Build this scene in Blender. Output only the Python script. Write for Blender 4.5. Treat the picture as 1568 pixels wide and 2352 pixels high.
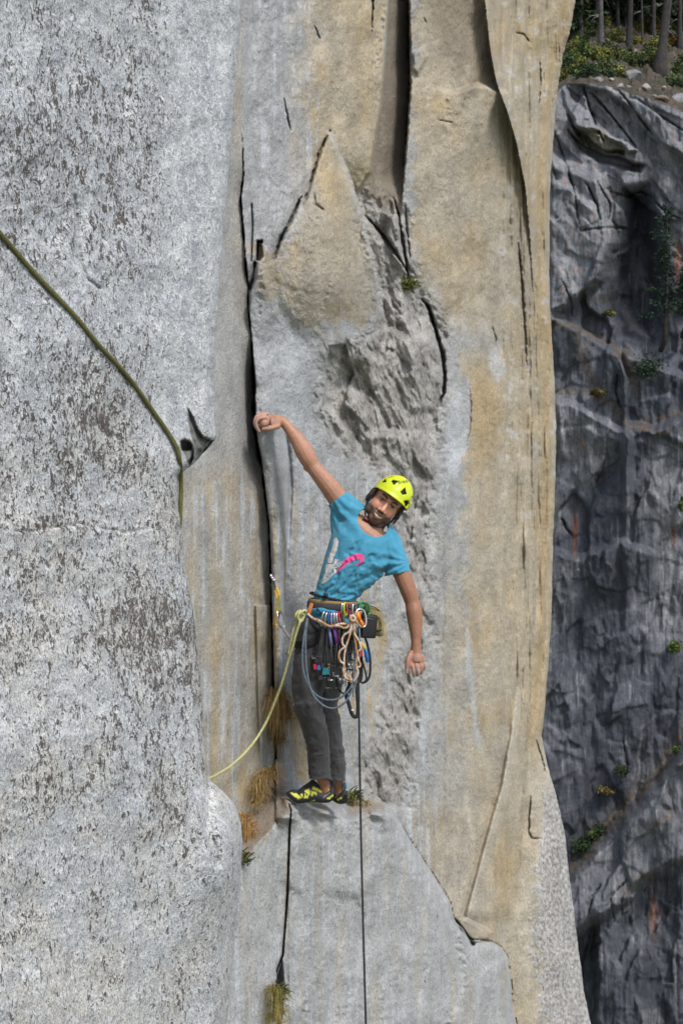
import bpy, bmesh, math, random
import numpy as np
from mathutils import Vector, Matrix

for o in list(bpy.data.objects):
    bpy.data.objects.remove(o, do_unlink=True)
scene = bpy.context.scene
col = scene.collection
R = math.radians

# ------------------------------------------------------------------ camera, sky, sun, exposure
FOC = 3267.0                      # focal length in chart units (photograph 1568 x 2352 units)
CU, CV = 784.0, 1176.0
cam_d = bpy.data.cameras.new('camera'); cam = bpy.data.objects.new('camera', cam_d); col.objects.link(cam)
cam.location = (0, 0, 0); cam.rotation_euler = (R(90), 0, 0)
cam_d.sensor_fit = 'VERTICAL'; cam_d.sensor_height = 36.0; cam_d.lens = 36.0 * FOC / 2352.0
cam_d.clip_start = 0.05; cam_d.clip_end = 3000
cam_d.dof.use_dof = True; cam_d.dof.focus_distance = 3.7; cam_d.dof.aperture_fstop = 20.0
scene.camera = cam
world = bpy.data.worlds.new('World'); scene.world = world; world.use_nodes = True
wn = world.node_tree; wn.nodes.clear()
SUN_EL, SUN_AZ = R(50), R(146)    # azimuth clockwise from +Y: behind the camera, to the right
wo = wn.nodes.new('ShaderNodeOutputWorld'); wb = wn.nodes.new('ShaderNodeBackground'); ws = wn.nodes.new('ShaderNodeTexSky')
ws.sky_type = 'NISHITA'; ws.sun_disc = False; ws.sun_elevation = SUN_EL; ws.sun_rotation = SUN_AZ
ws.air_density = 0.8; ws.dust_density = 3.5; ws.ozone_density = 0.7; ws.altitude = 1500
wb.inputs['Strength'].default_value = 0.098
wh = wn.nodes.new('ShaderNodeHueSaturation'); wh.inputs['Saturation'].default_value = 0.55   # thin high overcast: a milky sky
wn.links.new(ws.outputs[0], wh.inputs['Color']); wn.links.new(wh.outputs[0], wb.inputs[0]); wn.links.new(wb.outputs[0], wo.inputs[0])
sun_d = bpy.data.lights.new('sun', 'SUN'); sun = bpy.data.objects.new('sun', sun_d); col.objects.link(sun)
sun_d.energy = 1.5; sun_d.angle = R(12); sun_d.color = (1.0, 0.97, 0.93)
sdir = Vector((math.sin(SUN_AZ) * math.cos(SUN_EL), math.cos(SUN_AZ) * math.cos(SUN_EL), math.sin(SUN_EL)))
sun.rotation_euler = sdir.to_track_quat('Z', 'Y').to_euler(); sun.location = (-5, -10, 20)
scene.view_settings.view_transform = 'Standard'; scene.view_settings.look = 'None'
scene.view_settings.exposure = 1.12; scene.view_settings.gamma = 1.0
scene.view_settings.use_curve_mapping = False

# ------------------------------------------------------------------ helpers
rng = np.random.default_rng(7); random.seed(7)

def at(u, v, Y):                  # a chart point at the distance Y, in metres
    return Vector(((u - CU) / FOC * Y, Y, -(v - CV) / FOC * Y))

def tag(o, label=None, cat=None, group=None, kind=None):
    if label: o['label'] = label
    if cat: o['category'] = cat
    if group: o['group'] = group
    if kind: o['kind'] = kind
    return o

_pt = {}
def _table(seed):
    if seed not in _pt:
        a = np.random.default_rng(1000 + seed).random((256, 256)).astype(np.float32) * 6.2831853
        _pt[seed] = (np.cos(a), np.sin(a))
    return _pt[seed]

def pnoise(x, y, seed=0):
    cx, cy = _table(seed)
    xf = np.floor(x); yf = np.floor(y)
    xi = xf.astype(np.int32) & 255; yi = yf.astype(np.int32) & 255
    fx = (x - xf).astype(np.float32); fy = (y - yf).astype(np.float32)
    x1 = (xi + 1) & 255; y1 = (yi + 1) & 255
    sx = fx * fx * fx * (fx * (fx * 6 - 15) + 10); sy = fy * fy * fy * (fy * (fy * 6 - 15) + 10)
    def g(a, b, dx, dy): return cx[a, b] * dx + cy[a, b] * dy
    n0 = g(xi, yi, fx, fy); n1 = g(x1, yi, fx - 1, fy)
    n2 = g(xi, y1, fx, fy - 1); n3 = g(x1, y1, fx - 1, fy - 1)
    a = n0 + sx * (n1 - n0); b = n2 + sx * (n3 - n2)
    return (a + sy * (b - a)) * 1.45

def fbm(x, y, octv=4, seed=0, gain=0.5):
    s = 0.0; a = 1.0; t = 0.0; f = 1.0
    for i in range(octv):
        s = s + a * pnoise(x * f + 17.3 * i, y * f - 9.1 * i, seed + i)
        t += a; a *= gain; f *= 2.03
    return s / t * 1.25

def facets(x, y, seed=0, tilt=0.8, soft=0.0):
    """broken-rock relief: nearest-cell planes with random tilts; returns height and distance to the cell border"""
    ws = np.zeros(x.shape, np.float32); hs = np.zeros(x.shape, np.float32)
    r = np.random.default_rng(500 + seed).random((5, 64, 64)).astype(np.float32)
    xf = np.floor(x).astype(np.int32); yf = np.floor(y).astype(np.int32)
    b1 = np.full(x.shape, 9.0, np.float32); b2 = b1.copy(); h = np.zeros(x.shape, np.float32)
    for i in (-1, 0, 1):
        for j in (-1, 0, 1):
            ci = (xf + i) & 63; cj = (yf + j) & 63
            dx = x - (xf + i + r[0, ci, cj]); dy = y - (yf + j + r[1, ci, cj])
            d = np.sqrt(dx * dx + dy * dy)
            hh = r[2, ci, cj] - 0.5 + tilt * ((r[3, ci, cj] - 0.5) * dx * 2 + (r[4, ci, cj] - 0.5) * dy * 2)
            if soft:
                w = np.exp(-soft * d); ws += w; hs += w * hh
            near = d < b1
            b2 = np.where(near, b1, np.minimum(b2, d)); h = np.where(near, hh, h); b1 = np.where(near, d, b1)
    return (hs / np.maximum(ws, 1e-12) if soft else h), b2 - b1

def sm(x, a, b):
    t = np.clip((x - a) / (b - a), 0, 1)
    return t * t * (3 - 2 * t)

def pl(v, pts):                   # polyline u(v)
    p = sorted(pts, key=lambda q: q[1])
    return np.interp(v, [q[1] for q in p], [q[0] for q in p])

def seg_dist(U, V, pts, closed=False):
    d = np.full(U.shape, 1e9, np.float32)
    n = len(pts)
    for i in range(n if closed else n - 1):
        ax, ay = pts[i]; bx, by = pts[(i + 1) % n]
        ex, ey = bx - ax, by - ay
        t = np.clip(((U - ax) * ex + (V - ay) * ey) / (ex * ex + ey * ey + 1e-9), 0, 1)
        d = np.minimum(d, np.hypot(U - ax - t * ex, V - ay - t * ey))
    return d

def poly_in(U, V, pts):
    ins = np.zeros(U.shape, bool); n = len(pts)
    for i in range(n):
        ax, ay = pts[i]; bx, by = pts[(i + 1) % n]
        if ay == by: continue
        c = (ay > V) != (by > V)
        ins ^= c & (U < (bx - ax) * (V - ay) / (by - ay) + ax)
    return ins

def poly_sd(U, V, pts, pad=60):   # >0 inside, limited to pad outside
    us = [p[0] for p in pts]; vs = [p[1] for p in pts]
    out = np.full(U.shape, -float(pad), np.float32)
    m = (U > min(us) - pad) & (U < max(us) + pad) & (V > min(vs) - pad) & (V < max(vs) + pad)
    if not m.any(): return out
    u = U[m]; v = V[m]
    d = seg_dist(u, v, pts, True)
    out[m] = np.where(poly_in(u, v, pts), d, -d)
    return out

def line_d(U, V, pts, pad=40):
    us = [p[0] for p in pts]; vs = [p[1] for p in pts]
    out = np.full(U.shape, float(pad), np.float32)
    m = (U > min(us) - pad) & (U < max(us) + pad) & (V > min(vs) - pad) & (V < max(vs) + pad)
    if m.any(): out[m] = seg_dist(U[m], V[m], pts)
    return out

def crack_d(U, V, pts, wd, warp, pad=40):
    """uneven crack profile 0..1: wandering, swelling and pinching, tapered at both ends"""
    us = [p[0] for p in pts]; vs = [p[1] for p in pts]
    out = np.zeros(U.shape, np.float32)
    m = (U > min(us) - pad) & (U < max(us) + pad) & (V > min(vs) - pad) & (V < max(vs) + pad)
    if not m.any(): return out
    u = U[m] + 2.4 * warp[m]; v = V[m] + 1.5 * warp[m]
    L = [0.0]
    for a, b in zip(pts[:-1], pts[1:]): L.append(L[-1] + math.hypot(b[0] - a[0], b[1] - a[1]))
    d = np.full(u.shape, 1e9, np.float32); tt = np.zeros(u.shape, np.float32)
    for i in range(len(pts) - 1):
        ax, ay = pts[i]; ex, ey = pts[i + 1][0] - ax, pts[i + 1][1] - ay
        t = np.clip(((u - ax) * ex + (v - ay) * ey) / (ex * ex + ey * ey + 1e-9), 0, 1)
        di = np.hypot(u - ax - t * ex, v - ay - t * ey); c = di < d
        d = np.where(c, di, d); tt = np.where(c, (L[i] + t * (L[i + 1] - L[i])) / L[-1], tt)
    w = wd * (0.35 + 0.65 * np.sqrt(np.clip(np.sin(np.pi * np.clip(tt, 0.02, 0.98)), 0, 1))) * (1 + 0.55 * pnoise(tt * L[-1] / 14.0, tt * 0 + wd, 77))
    out[m] = np.exp(-(d / np.maximum(w, 0.6)) ** 2) * (0.35 + 0.65 * sm(tt, 0, 0.15)) * (0.25 + 0.75 * (1 - sm(tt, 0.85, 1.0)))
    return out

def grid_mesh(name, X, Y, Z, colr=None, uv=None, mat=None, extra=None):
    nr, nc = X.shape
    me = bpy.data.meshes.new(name)
    co = np.stack([X, Y, Z], -1).reshape(-1, 3).astype(np.float32)
    me.vertices.add(len(co)); me.vertices.foreach_set('co', co.ravel())
    i = np.arange(nr * nc).reshape(nr, nc)
    q = np.stack([i[:-1, :-1], i[1:, :-1], i[1:, 1:], i[:-1, 1:]], -1).reshape(-1, 4)
    me.loops.add(q.size); me.loops.foreach_set('vertex_index', q.ravel().astype(np.int32))
    me.polygons.add(len(q)); me.polygons.foreach_set('loop_start', np.arange(0, q.size, 4, dtype=np.int32))
    me.update(calc_edges=True); me.validate()
    me.polygons.foreach_set('use_smooth', np.ones(len(q), bool))
    if colr is not None:
        a = me.attributes.new('col', 'FLOAT_COLOR', 'POINT')
        c = np.ones((len(co), 4), np.float32); c[:, :3] = colr.reshape(-1, 3)
        a.data.foreach_set('color', c.ravel())
    if uv is not None:
        a = me.attributes.new('rock_uv', 'FLOAT_VECTOR', 'POINT')
        w = np.zeros((len(co), 3), np.float32); w[:, :2] = uv.reshape(-1, 2)
        a.data.foreach_set('vector', w.ravel())
    for k, arr in (extra or {}).items():
        a = me.attributes.new(k, 'FLOAT', 'POINT'); a.data.foreach_set('value', arr.ravel().astype(np.float32))
    o = bpy.data.objects.new(name, me); col.objects.link(o)
    if mat: me.materials.append(mat)
    return o

class Nd:                         # small node-building helper
    def __init__(s, name):
        s.m = bpy.data.materials.new(name); s.m.use_nodes = True; s.t = s.m.node_tree
        s.b = s.t.nodes['Principled BSDF']
    def n(s, ty, **kw):
        x = s.t.nodes.new(ty)
        for k, v in kw.items(): setattr(x, k, v)
        return x
    def l(s, a, b): s.t.links.new(a, b)
    def noise(s, vec, scale, detail=3, rough=0.55, dist=0.0):
        x = s.n('ShaderNodeTexNoise'); x.inputs['Scale'].default_value = scale; x.inputs['Detail'].default_value = detail
        x.inputs['Roughness'].default_value = rough; x.inputs['Distortion'].default_value = dist
        if vec is not None: s.l(vec, x.inputs['Vector'])
        return x.outputs['Fac']
    def ramp(s, fac, stops):
        x = s.n('ShaderNodeValToRGB'); e = x.color_ramp.elements
        while len(e) < len(stops): e.new(0.5)
        for i, (p, c) in enumerate(stops):
            e[i].position = p; e[i].color = (c, c, c, 1) if not hasattr(c, '__len__') else (*c, 1)
        s.l(fac, x.inputs[0]); return x.outputs[0]
    def mix(s, fac, a, b, mode='MIX'):
        x = s.n('ShaderNodeMix', data_type='RGBA', blend_type=mode)
        for inp, val in ((x.inputs[0], fac), (x.inputs[6], a), (x.inputs[7], b)):
            if hasattr(val, 'is_output') or hasattr(val, 'links'): s.l(val, inp)
            elif hasattr(val, '__len__'): inp.default_value = (*val, 1) if len(val) == 3 else val
            else: inp.default_value = val if inp.type == 'VALUE' else (val, val, val, 1)
        return x.outputs[2]
    def math(s, op, a, b=0.5):
        x = s.n('ShaderNodeMath', operation=op)
        for inp, val in ((x.inputs[0], a), (x.inputs[1], b)):
            if hasattr(val, 'links'): s.l(val, inp)
            else: inp.default_value = val
        return x.outputs[0]
    def attr(s, name, out='Color'):
        x = s.n('ShaderNodeAttribute'); x.attribute_name = name; return x.outputs[out]
    def mapping(s, vec, rot=(0, 0, 0), scale=(1, 1, 1)):
        x = s.n('ShaderNodeMapping'); x.inputs['Rotation'].default_value = rot; x.inputs['Scale'].default_value = scale
        s.l(vec, x.inputs['Vector']); return x.outputs[0]
    def bump(s, h, strength=0.4, dist=0.01):
        x = s.n('ShaderNodeBump'); x.inputs['Strength'].default_value = strength; x.inputs['Distance'].default_value = dist
        s.l(h, x.inputs['Height']); s.l(x.outputs[0], s.b.inputs['Normal'])

def simple_mat(name, c, rough=0.6, metal=0.0, var=0.12, scale=60.0, bump=0.0, spec=0.5):
    k = Nd(name)
    tc = k.n('ShaderNodeTexCoord').outputs['Object']
    nz = k.noise(tc, scale, 3)
    lo = tuple(x * (1 - var) for x in c); hi = tuple(min(1, x * (1 + var)) for x in c)
    k.l(k.ramp(nz, [(0.3, lo), (0.7, hi)]), k.b.inputs['Base Color'])
    k.b.inputs['Roughness'].default_value = rough; k.b.inputs['Metallic'].default_value = metal
    k.b.inputs['Specular IOR Level'].default_value = spec
    if bump: k.bump(nz, bump, 0.004)
    return k.m

def attr_mat(name, rough=0.7, var=0.1, scale=80.0, bump=0.0, spec=0.4, bscale=None, bdist=0.004):
    """colour from the mesh's own 'col' paint, with procedural grain on top"""
    k = Nd(name)
    tc = k.n('ShaderNodeTexCoord').outputs['Object']
    nz = k.noise(tc, scale, 3)
    g = k.ramp(nz, [(0.3, 1 - var), (0.7, 1 + var)])
    k.l(k.mix(1.0, k.attr('col'), g, 'MULTIPLY'), k.b.inputs['Base Color'])
    k.b.inputs['Roughness'].default_value = rough; k.b.inputs['Specular IOR Level'].default_value = spec
    if bump: k.bump(k.noise(tc, bscale or scale, 4), bump, bdist)
    return k.m

def mesh_obj(name, verts, faces, mat=None, parent=None, smooth=True):
    me = bpy.data.meshes.new(name); me.from_pydata([tuple(v) for v in verts], [], faces); me.update()
    if smooth: me.polygons.foreach_set('use_smooth', [True] * len(me.polygons))
    o = bpy.data.objects.new(name, me); col.objects.link(o)
    if mat: me.materials.append(mat)
    if parent: o.parent = parent
    return o

def empty(name, loc=(0, 0, 0), parent=None):
    o = bpy.data.objects.new(name, None); o.location = loc; o.empty_display_size = 0.05; col.objects.link(o)
    if parent: o.parent = parent
    return o
# ------------------------------------------------------------------ the near buttress (left)
C = lambda *a: np.array(a, np.float32)
def lerp(a, b, t): return a + (b - a) * t[..., None]

def rock_near_mat():
    k = Nd('speckled_granite')
    uv = k.attr('rock_uv', 'Vector'); den = k.attr('dens', 'Fac'); wrm = k.attr('warm', 'Fac')
    m1 = k.mapping(uv, (0, 0, R(28)), (1.55, 1.0, 1))
    tc = k.n('ShaderNodeTexCoord').outputs['Object']
    big = k.noise(tc, 5.0, 5, 0.65)
    med = k.noise(k.mapping(uv, (0, 0, R(26)), (1.45, 1.0, 1)), 26.0, 6, 0.66, 0.6)
    f1 = k.noise(m1, 74.0, 6, 0.70, 1.4)
    f2 = k.noise(m1, 210.0, 3, 0.65)
    wv = k.noise(k.mapping(uv, (0, 0, R(-14)), (1.2, 1.0, 1)), 115.0, 4, 0.7, 1.2)
    base = k.ramp(k.noise(tc, 17.0, 6, 0.68), [(0.30, (0.30, 0.315, 0.345)), (0.48, (0.43, 0.45, 0.475)), (0.66, (0.60, 0.615, 0.62))])
    cream = k.ramp(k.noise(tc, 40.0, 5, 0.65), [(0.35, (0.38, 0.365, 0.335)), (0.65, (0.64, 0.60, 0.53))])
    base = k.mix(k.math('MULTIPLY', wrm, k.ramp(big, [(0.38, 0.0), (0.60, 1.0)])), base, cream)
    base = k.mix(1.0, base, k.ramp(f2, [(0.34, 0.50), (0.50, 1.0), (0.66, 1.38)]), 'MULTIPLY')
    wh = k.ramp(k.math('ADD', k.math('MULTIPLY', wv, 0.7), k.math('MULTIPLY', med, 0.45)), [(0.595, 0.0), (0.64, 0.85)])
    base = k.mix(wh, base, (0.70, 0.71, 0.72))
    gs = k.ramp(k.math('ADD', k.math('MULTIPLY', wv, -0.6), k.math('MULTIPLY', f1, 0.6)), [(0.055, 0.0), (0.085, 0.7)])
    base = k.mix(gs, base, (0.17, 0.17, 0.175))
    # dark lichen flecks: amount and size drift over the wall
    amt = k.math('ADD', k.math('MULTIPLY', big, 0.15), k.math('MULTIPLY', med, 0.40))
    amt = k.math('ADD', amt, k.math('MULTIPLY', f1, 0.65))
    amt = k.math('ADD', amt, k.math('MULTIPLY', f2, 0.10))
    amt = k.math('ADD', amt, k.math('MULTIPLY', k.math('SUBTRACT', den, 0.5), 0.15))
    mask = k.ramp(amt, [(0.693, 0.0), (0.716, 0.95)])
    dark = k.ramp(k.noise(uv, 60.0, 3), [(0.35, (0.050, 0.043, 0.040)), (0.65, (0.13, 0.108, 0.094))])
    cl = k.mix(mask, base, dark)
    cl = k.mix(k.attr('bare', 'Fac'), cl, k.attr('col'))
    k.l(cl, k.b.inputs['Base Color'])
    k.b.inputs['Roughness'].default_value = 0.85; k.b.inputs['Specular IOR Level'].default_value = 0.25
    h = k.math('ADD', k.math('MULTIPLY', med, 0.9), k.math('MULTIPLY', f1, 0.7))
    h = k.math('SUBTRACT', h, k.math('MULTIPLY', mask, 0.22))
    h = k.math('ADD', h, k.math('MULTIPLY', f2, 0.25))
    k.bump(h, 0.75, 0.012)
    return k.m

NEAR_EDGE = [(562, -300), (560, -150), (555, 0), (548, 100), (536, 250), (521, 450), (501, 700), (493, 850), (494, 950), (498, 1000),
             (490, 1018), (466, 1042), (444, 1066), (426, 1080), (411, 1094), (408, 1130), (410, 1165), (416, 1198), (421, 1260), (431, 1330), (446, 1420), (457, 1520),
             (465, 1620), (471, 1720), (475, 1782), (486, 1796), (514, 1818), (540, 1850), (553, 1888), (557, 1930), (554, 2000), (547, 2080),
             (539, 2160), (530, 2250), (522, 2352), (508, 2500), (495, 2650)]
def near_Y0(U): return 1.0 / np.interp(U, [-400, 0, 500, 700], [1/2.6 + 0.8*(1/2.6-1/3.25), 1/2.6, 1/3.25, 1/3.25 - 0.4*(1/2.6-1/3.25)])

def near_depth(U, V):
    Y = near_Y0(U)
    Y = Y + 0.035 * fbm(U / 420, V / 420, 3, 3) + 0.009 * fbm(U / 70, V / 90, 4, 9) + 0.0025 * fbm(U / 14, V / 20, 3, 14)
    # the lower half swells out below a seam
    seam = 1213 + 8 * np.sin(U / 37.0) + 5 * pnoise(U / 25.0, V * 0, 5)
    Y = Y - 0.008 * sm(V, seam - 1, seam + 5) * (1 - sm(U, 330, 415)) - 0.05 * sm(V, 1250, 1700)
    Y = Y + 0.010 * np.exp(-((V - seam) / 2.6) ** 2) * (1 - sm(U, 300, 400)) * sm(pnoise(U / 40.0, V * 0, 6), -.5, .2)
    # swelling towards the nose at the lower right
    Y = Y - 0.10 * np.exp(-(((U - 520) / 90.0) ** 2 + ((V - 1960) / 150.0) ** 2))
    # a shallow groove from the nose towards the lower left
    gd = line_d(U, V, [(482, 1800), (478, 1900), (500, 1985)], 60)
    Y = Y + 0.02 * np.exp(-(gd / 12.0) ** 2)
    # old flake scar, upper left
    fd = line_d(U, V, [(172, 450), (176, 500), (180, 560), (186, 600), (200, 640), (228, 662)], 40)
    Y = Y + 0.014 * np.exp(-(fd / 4.0) ** 2) - 0.010 * sm(poly_sd(U, V, [(120, 560), (176, 470), (184, 590), (226, 660), (190, 690), (130, 650)]), -6, 20)
    # broken pocket by the rope
    a = poly_sd(U, V, [(429, 932), (438, 945), (446, 962), (455, 985), (466, 1002), (492, 1012), (470, 1040), (448, 1064), (444, 1020), (433, 975)])
    b = poly_sd(U, V, [(414, 1012), (424, 1008), (437, 1014), (446, 1032), (444, 1056), (434, 1075), (426, 1050), (414, 1030)])
    fh, fe = facets(U / 17.0, V / 24.0, 3)
    pk = np.maximum(sm(a, -1, 5) * (0.6 + 0.5 * fh) * np.clip((U - 425) / 40, 0.3, 1), sm(b, -1, 4) * (0.55 + 0.5 * fh))
    Y = Y + 0.075 * pk
    return Y, np.maximum(sm(a, -2, 2), sm(b, -2, 2)), fe

def build_near():
    V1 = np.arange(-300, 2660, 3.4); n = 290; K = 26
    T = np.linspace(0, 1, n); ed = pl(V1, NEAR_EDGE) + 2.2 * fbm(V1 / 30.0, V1 * 0, 4, 12)
    U = -420 + (ed[:, None] + 420) * (1 - (1 - T[None, :]) ** 1.25); V = np.repeat(V1[:, None], n, 1)
    Y, pock, fe = near_depth(U, V)
    d = ed[:, None] - U
    rad = 26.0 + 26 * sm(V, 1780, 1900)
    t = np.clip(1 - d / rad, 0, 1)
    Y = Y + 0.075 * (1 - np.sqrt(1 - 0.97 * t * t)) * (rad / 26.0)
    X = (U - CU) / FOC * Y; Z = -(V - CV) / FOC * Y
    # side of the buttress, running back into the corner
    xs, ys, zs = [X], [Y], [Z]
    for j in range(1, K + 1):
        s = (j / K) ** 1.6
        dy = 3.3 * s
        wob = 0.05 * fbm(V1 / 160.0 + 5, V1 * 0 + j * 0.35, 3, 21) * min(1, j / 6.0)
        xs.append((X[:, -1] - 0.30 * dy - 0.02 * min(1, j / 3.0) + wob - 0.01 * j)[:, None]); ys.append((Y[:, -1] + dy)[:, None]); zs.append(Z[:, -1][:, None])
    X = np.hstack(xs); Y = np.hstack(ys); Z = np.hstack(zs); Uf = np.hstack([U] + [U[:, -1:]] * K); Vf = np.hstack([V] + [V[:, -1:]] * K)
    uv = np.stack([X * 0.55 + (Y - 2.9) * 0.9, Z], -1)
    big = fbm(Uf / 300, Vf / 300, 3, 31)
    dens = 0.5 + 0.30 * big
    dens += 0.35 * np.exp(-(((Uf - 330) / 150) ** 2 + ((Vf - 1560) / 260) ** 2)) + 0.25 * np.exp(-(((Uf - 180) / 150) ** 2 + ((Vf - 330) / 260) ** 2))
    dens += 0.28 * np.exp(-(((Uf - 120) / 150) ** 2 + ((Vf - 1020) / 180) ** 2))
    dens -= 0.55 * sm(Uf, 330, 470) * (1 - sm(Vf, 1000, 1150)) + 0.30 * sm(Vf, 2050, 2300) * (1 - sm(Uf, 300, 420))
    dens -= 0.6 * np.exp(-(((Uf - 520) / 50) ** 2 + ((Vf - 1850) / 60) ** 2))
    dens -= 0.3 * (Uf < -5) * 0
    warm = np.clip(sm(Vf, 700, 1250) * 0.75 + 0.25 * sm(Uf, 430, 500) * (1 - sm(Vf, 900, 1000)) + 0.3 * big, 0, 1)
    bare = np.zeros_like(Uf); bare[:, :n] = pock * 0.93
    bare[:, n:] = 0.9
    dn = fbm(Uf / 14, Vf / 14, 4, 41)
    colr = lerp(np.broadcast_to(C(0.115, 0.115, 0.105), Uf.shape + (3,)), np.broadcast_to(C(0.20, 0.20, 0.19), Uf.shape + (3,)), np.clip(0.5 + dn, 0, 1))
    colr[:, n:] = C(0.27, 0.25, 0.21)
    o = grid_mesh('near_cliff', X, Y, Z, colr, uv, rock_near_mat(), {'dens': np.clip(dens, 0, 1), 'warm': warm, 'bare': bare})
    tag(o, 'pale grey granite cliff face with dark lichen flecks close to the viewer', 'cliff', kind='structure')
    return o
build_near()

# ------------------------------------------------------------------ the main wall with the climber's corner
def rock_main_mat():
    k = Nd('weathered_granite')
    uv = k.n('ShaderNodeTexCoord').outputs['Object']; rough = k.attr('rough', 'Fac')
    fine = k.noise(k.mapping(uv, (0, R(-16), 0), (1.5, 1.5, 0.8)), 46.0, 5, 0.7, 0.4)
    gr = k.noise(uv, 130.0, 3, 0.7)
    blot = k.noise(k.mapping(uv, (0, 0, 0), (1, 1, 0.45)), 9.0, 5, 0.65)
    spk = k.noise(k.mapping(uv, (0, R(-20), 0), (1.9, 1.9, 1)), 30.0, 5, 0.72, 0.6)
    g = k.ramp(gr, [(0.34, 0.80), (0.50, 1.0), (0.66, 1.18)])
    c = k.mix(1.0, k.attr('col'), g, 'MULTIPLY')
    c = k.mix(1.0, c, k.ramp(fine, [(0.32, 0.84), (0.5, 1.0), (0.68, 1.14)]), 'MULTIPLY')
    c = k.mix(1.0, c, k.ramp(blot, [(0.30, 0.84), (0.70, 1.14)]), 'MULTIPLY')
    th = k.math('ADD', spk, k.math('MULTIPLY', rough, 0.15))
    c = k.mix(k.ramp(th, [(0.655, 0.0), (0.70, 0.85)]), c, (0.085, 0.078, 0.070))
    th2 = k.math('SUBTRACT', k.math('ADD', 1.0, k.math('MULTIPLY', rough, 0.11)), spk)
    c = k.mix(k.ramp(th2, [(0.67, 0.0), (0.73, 0.6)]), c, (0.58, 0.575, 0.56))
    k.l(c, k.b.inputs['Base Color'])
    k.b.inputs['Roughness'].default_value = 0.85; k.b.inputs['Specular IOR Level'].default_value = 0.25
    h = k.math('ADD', k.math('MULTIPLY', fine, 1.0), k.math('MULTIPLY', gr, 0.35))
    h = k.math('ADD', h, k.math('MULTIPLY', spk, k.math('MULTIPLY', rough, 1.8)))
    k.bump(h, 0.8, 0.02)
    return k.m

CRACK = [(556, -300), (556, 300), (560, 402), (553, 457), (560, 537), (566, 621), (570.5, 658), (571, 713), (577, 768), (581, 823), (585, 878), (585, 933), (586, 970),
         (592, 1017), (603, 1079), (611, 1148), (618, 1200), (622, 1300), (624, 1400), (627, 1500), (629, 1600), (632, 1700), (634, 1750), (634, 2700)]
SILH = [(1330, -300), (1326, -120), (1320, 0), (1311, 60), (1291, 130), (1281, 200), (1276, 240), (1270, 330), (1262, 420), (1261, 600), (1262, 700), (1266, 760), (1274, 900), (1276, 980),
        (1275, 1100), (1269, 1250), (1266, 1400), (1262, 1480), (1256, 1560), (1249, 1640), (1243, 1690), (1257, 1760), (1280, 1840), (1297, 1920), (1305, 2000), (1318, 2100),
        (1330, 2200), (1341, 2280), (1356, 2352), (1385, 2500), (1420, 2700)]
CHL = [(898, -300), (890, 0), (880, 150), (870, 250), (846, 395), (818, 440)]      # left side of the chimney
CHR = [(938, -300), (938, 0), (941, 200), (931, 350), (922, 462), (921, 480)]      # its back crack
EDGE = [(1105, -300), (1112, 0), (1125, 120), (1140, 195), (1165, 260), (1185, 330), (1205, 430), (1216, 550), (1226, 700), (1232, 900), (1225, 1200), (1225, 2700)]
SLAB = [(340, 1990), (553, 1990), (560, 1968), (600, 1930), (645, 1885), (668, 1862), (720, 1862), (760, 1874), (800, 1884), (860, 1872), (893, 1868), (922, 1900), (960, 1960), (1000, 2020), (1030, 2070),
        (1040, 2108), (1056, 2128), (1078, 2160), (1128, 2164), (1150, 2178), (1164, 2200), (1174, 2300), (1184, 2352), (1200, 2700), (340, 2700)]
BUT = [(1238, 1500), (1222, 1600), (1213, 1700), (1206, 1850), (1197, 1950), (1180, 2060), (1160, 2150), (1166, 2200), (1178, 2352), (1200, 2700)]

def wall_R(U): return 1.0 / np.interp(U, [300, 600, 1265, 1500], [1/7.5 + (300/665)*(1/7.5-1/10.0), 1/7.5, 1/10.0, 1/10.0 - (235/665)*(1/7.5-1/10.0)])

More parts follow.
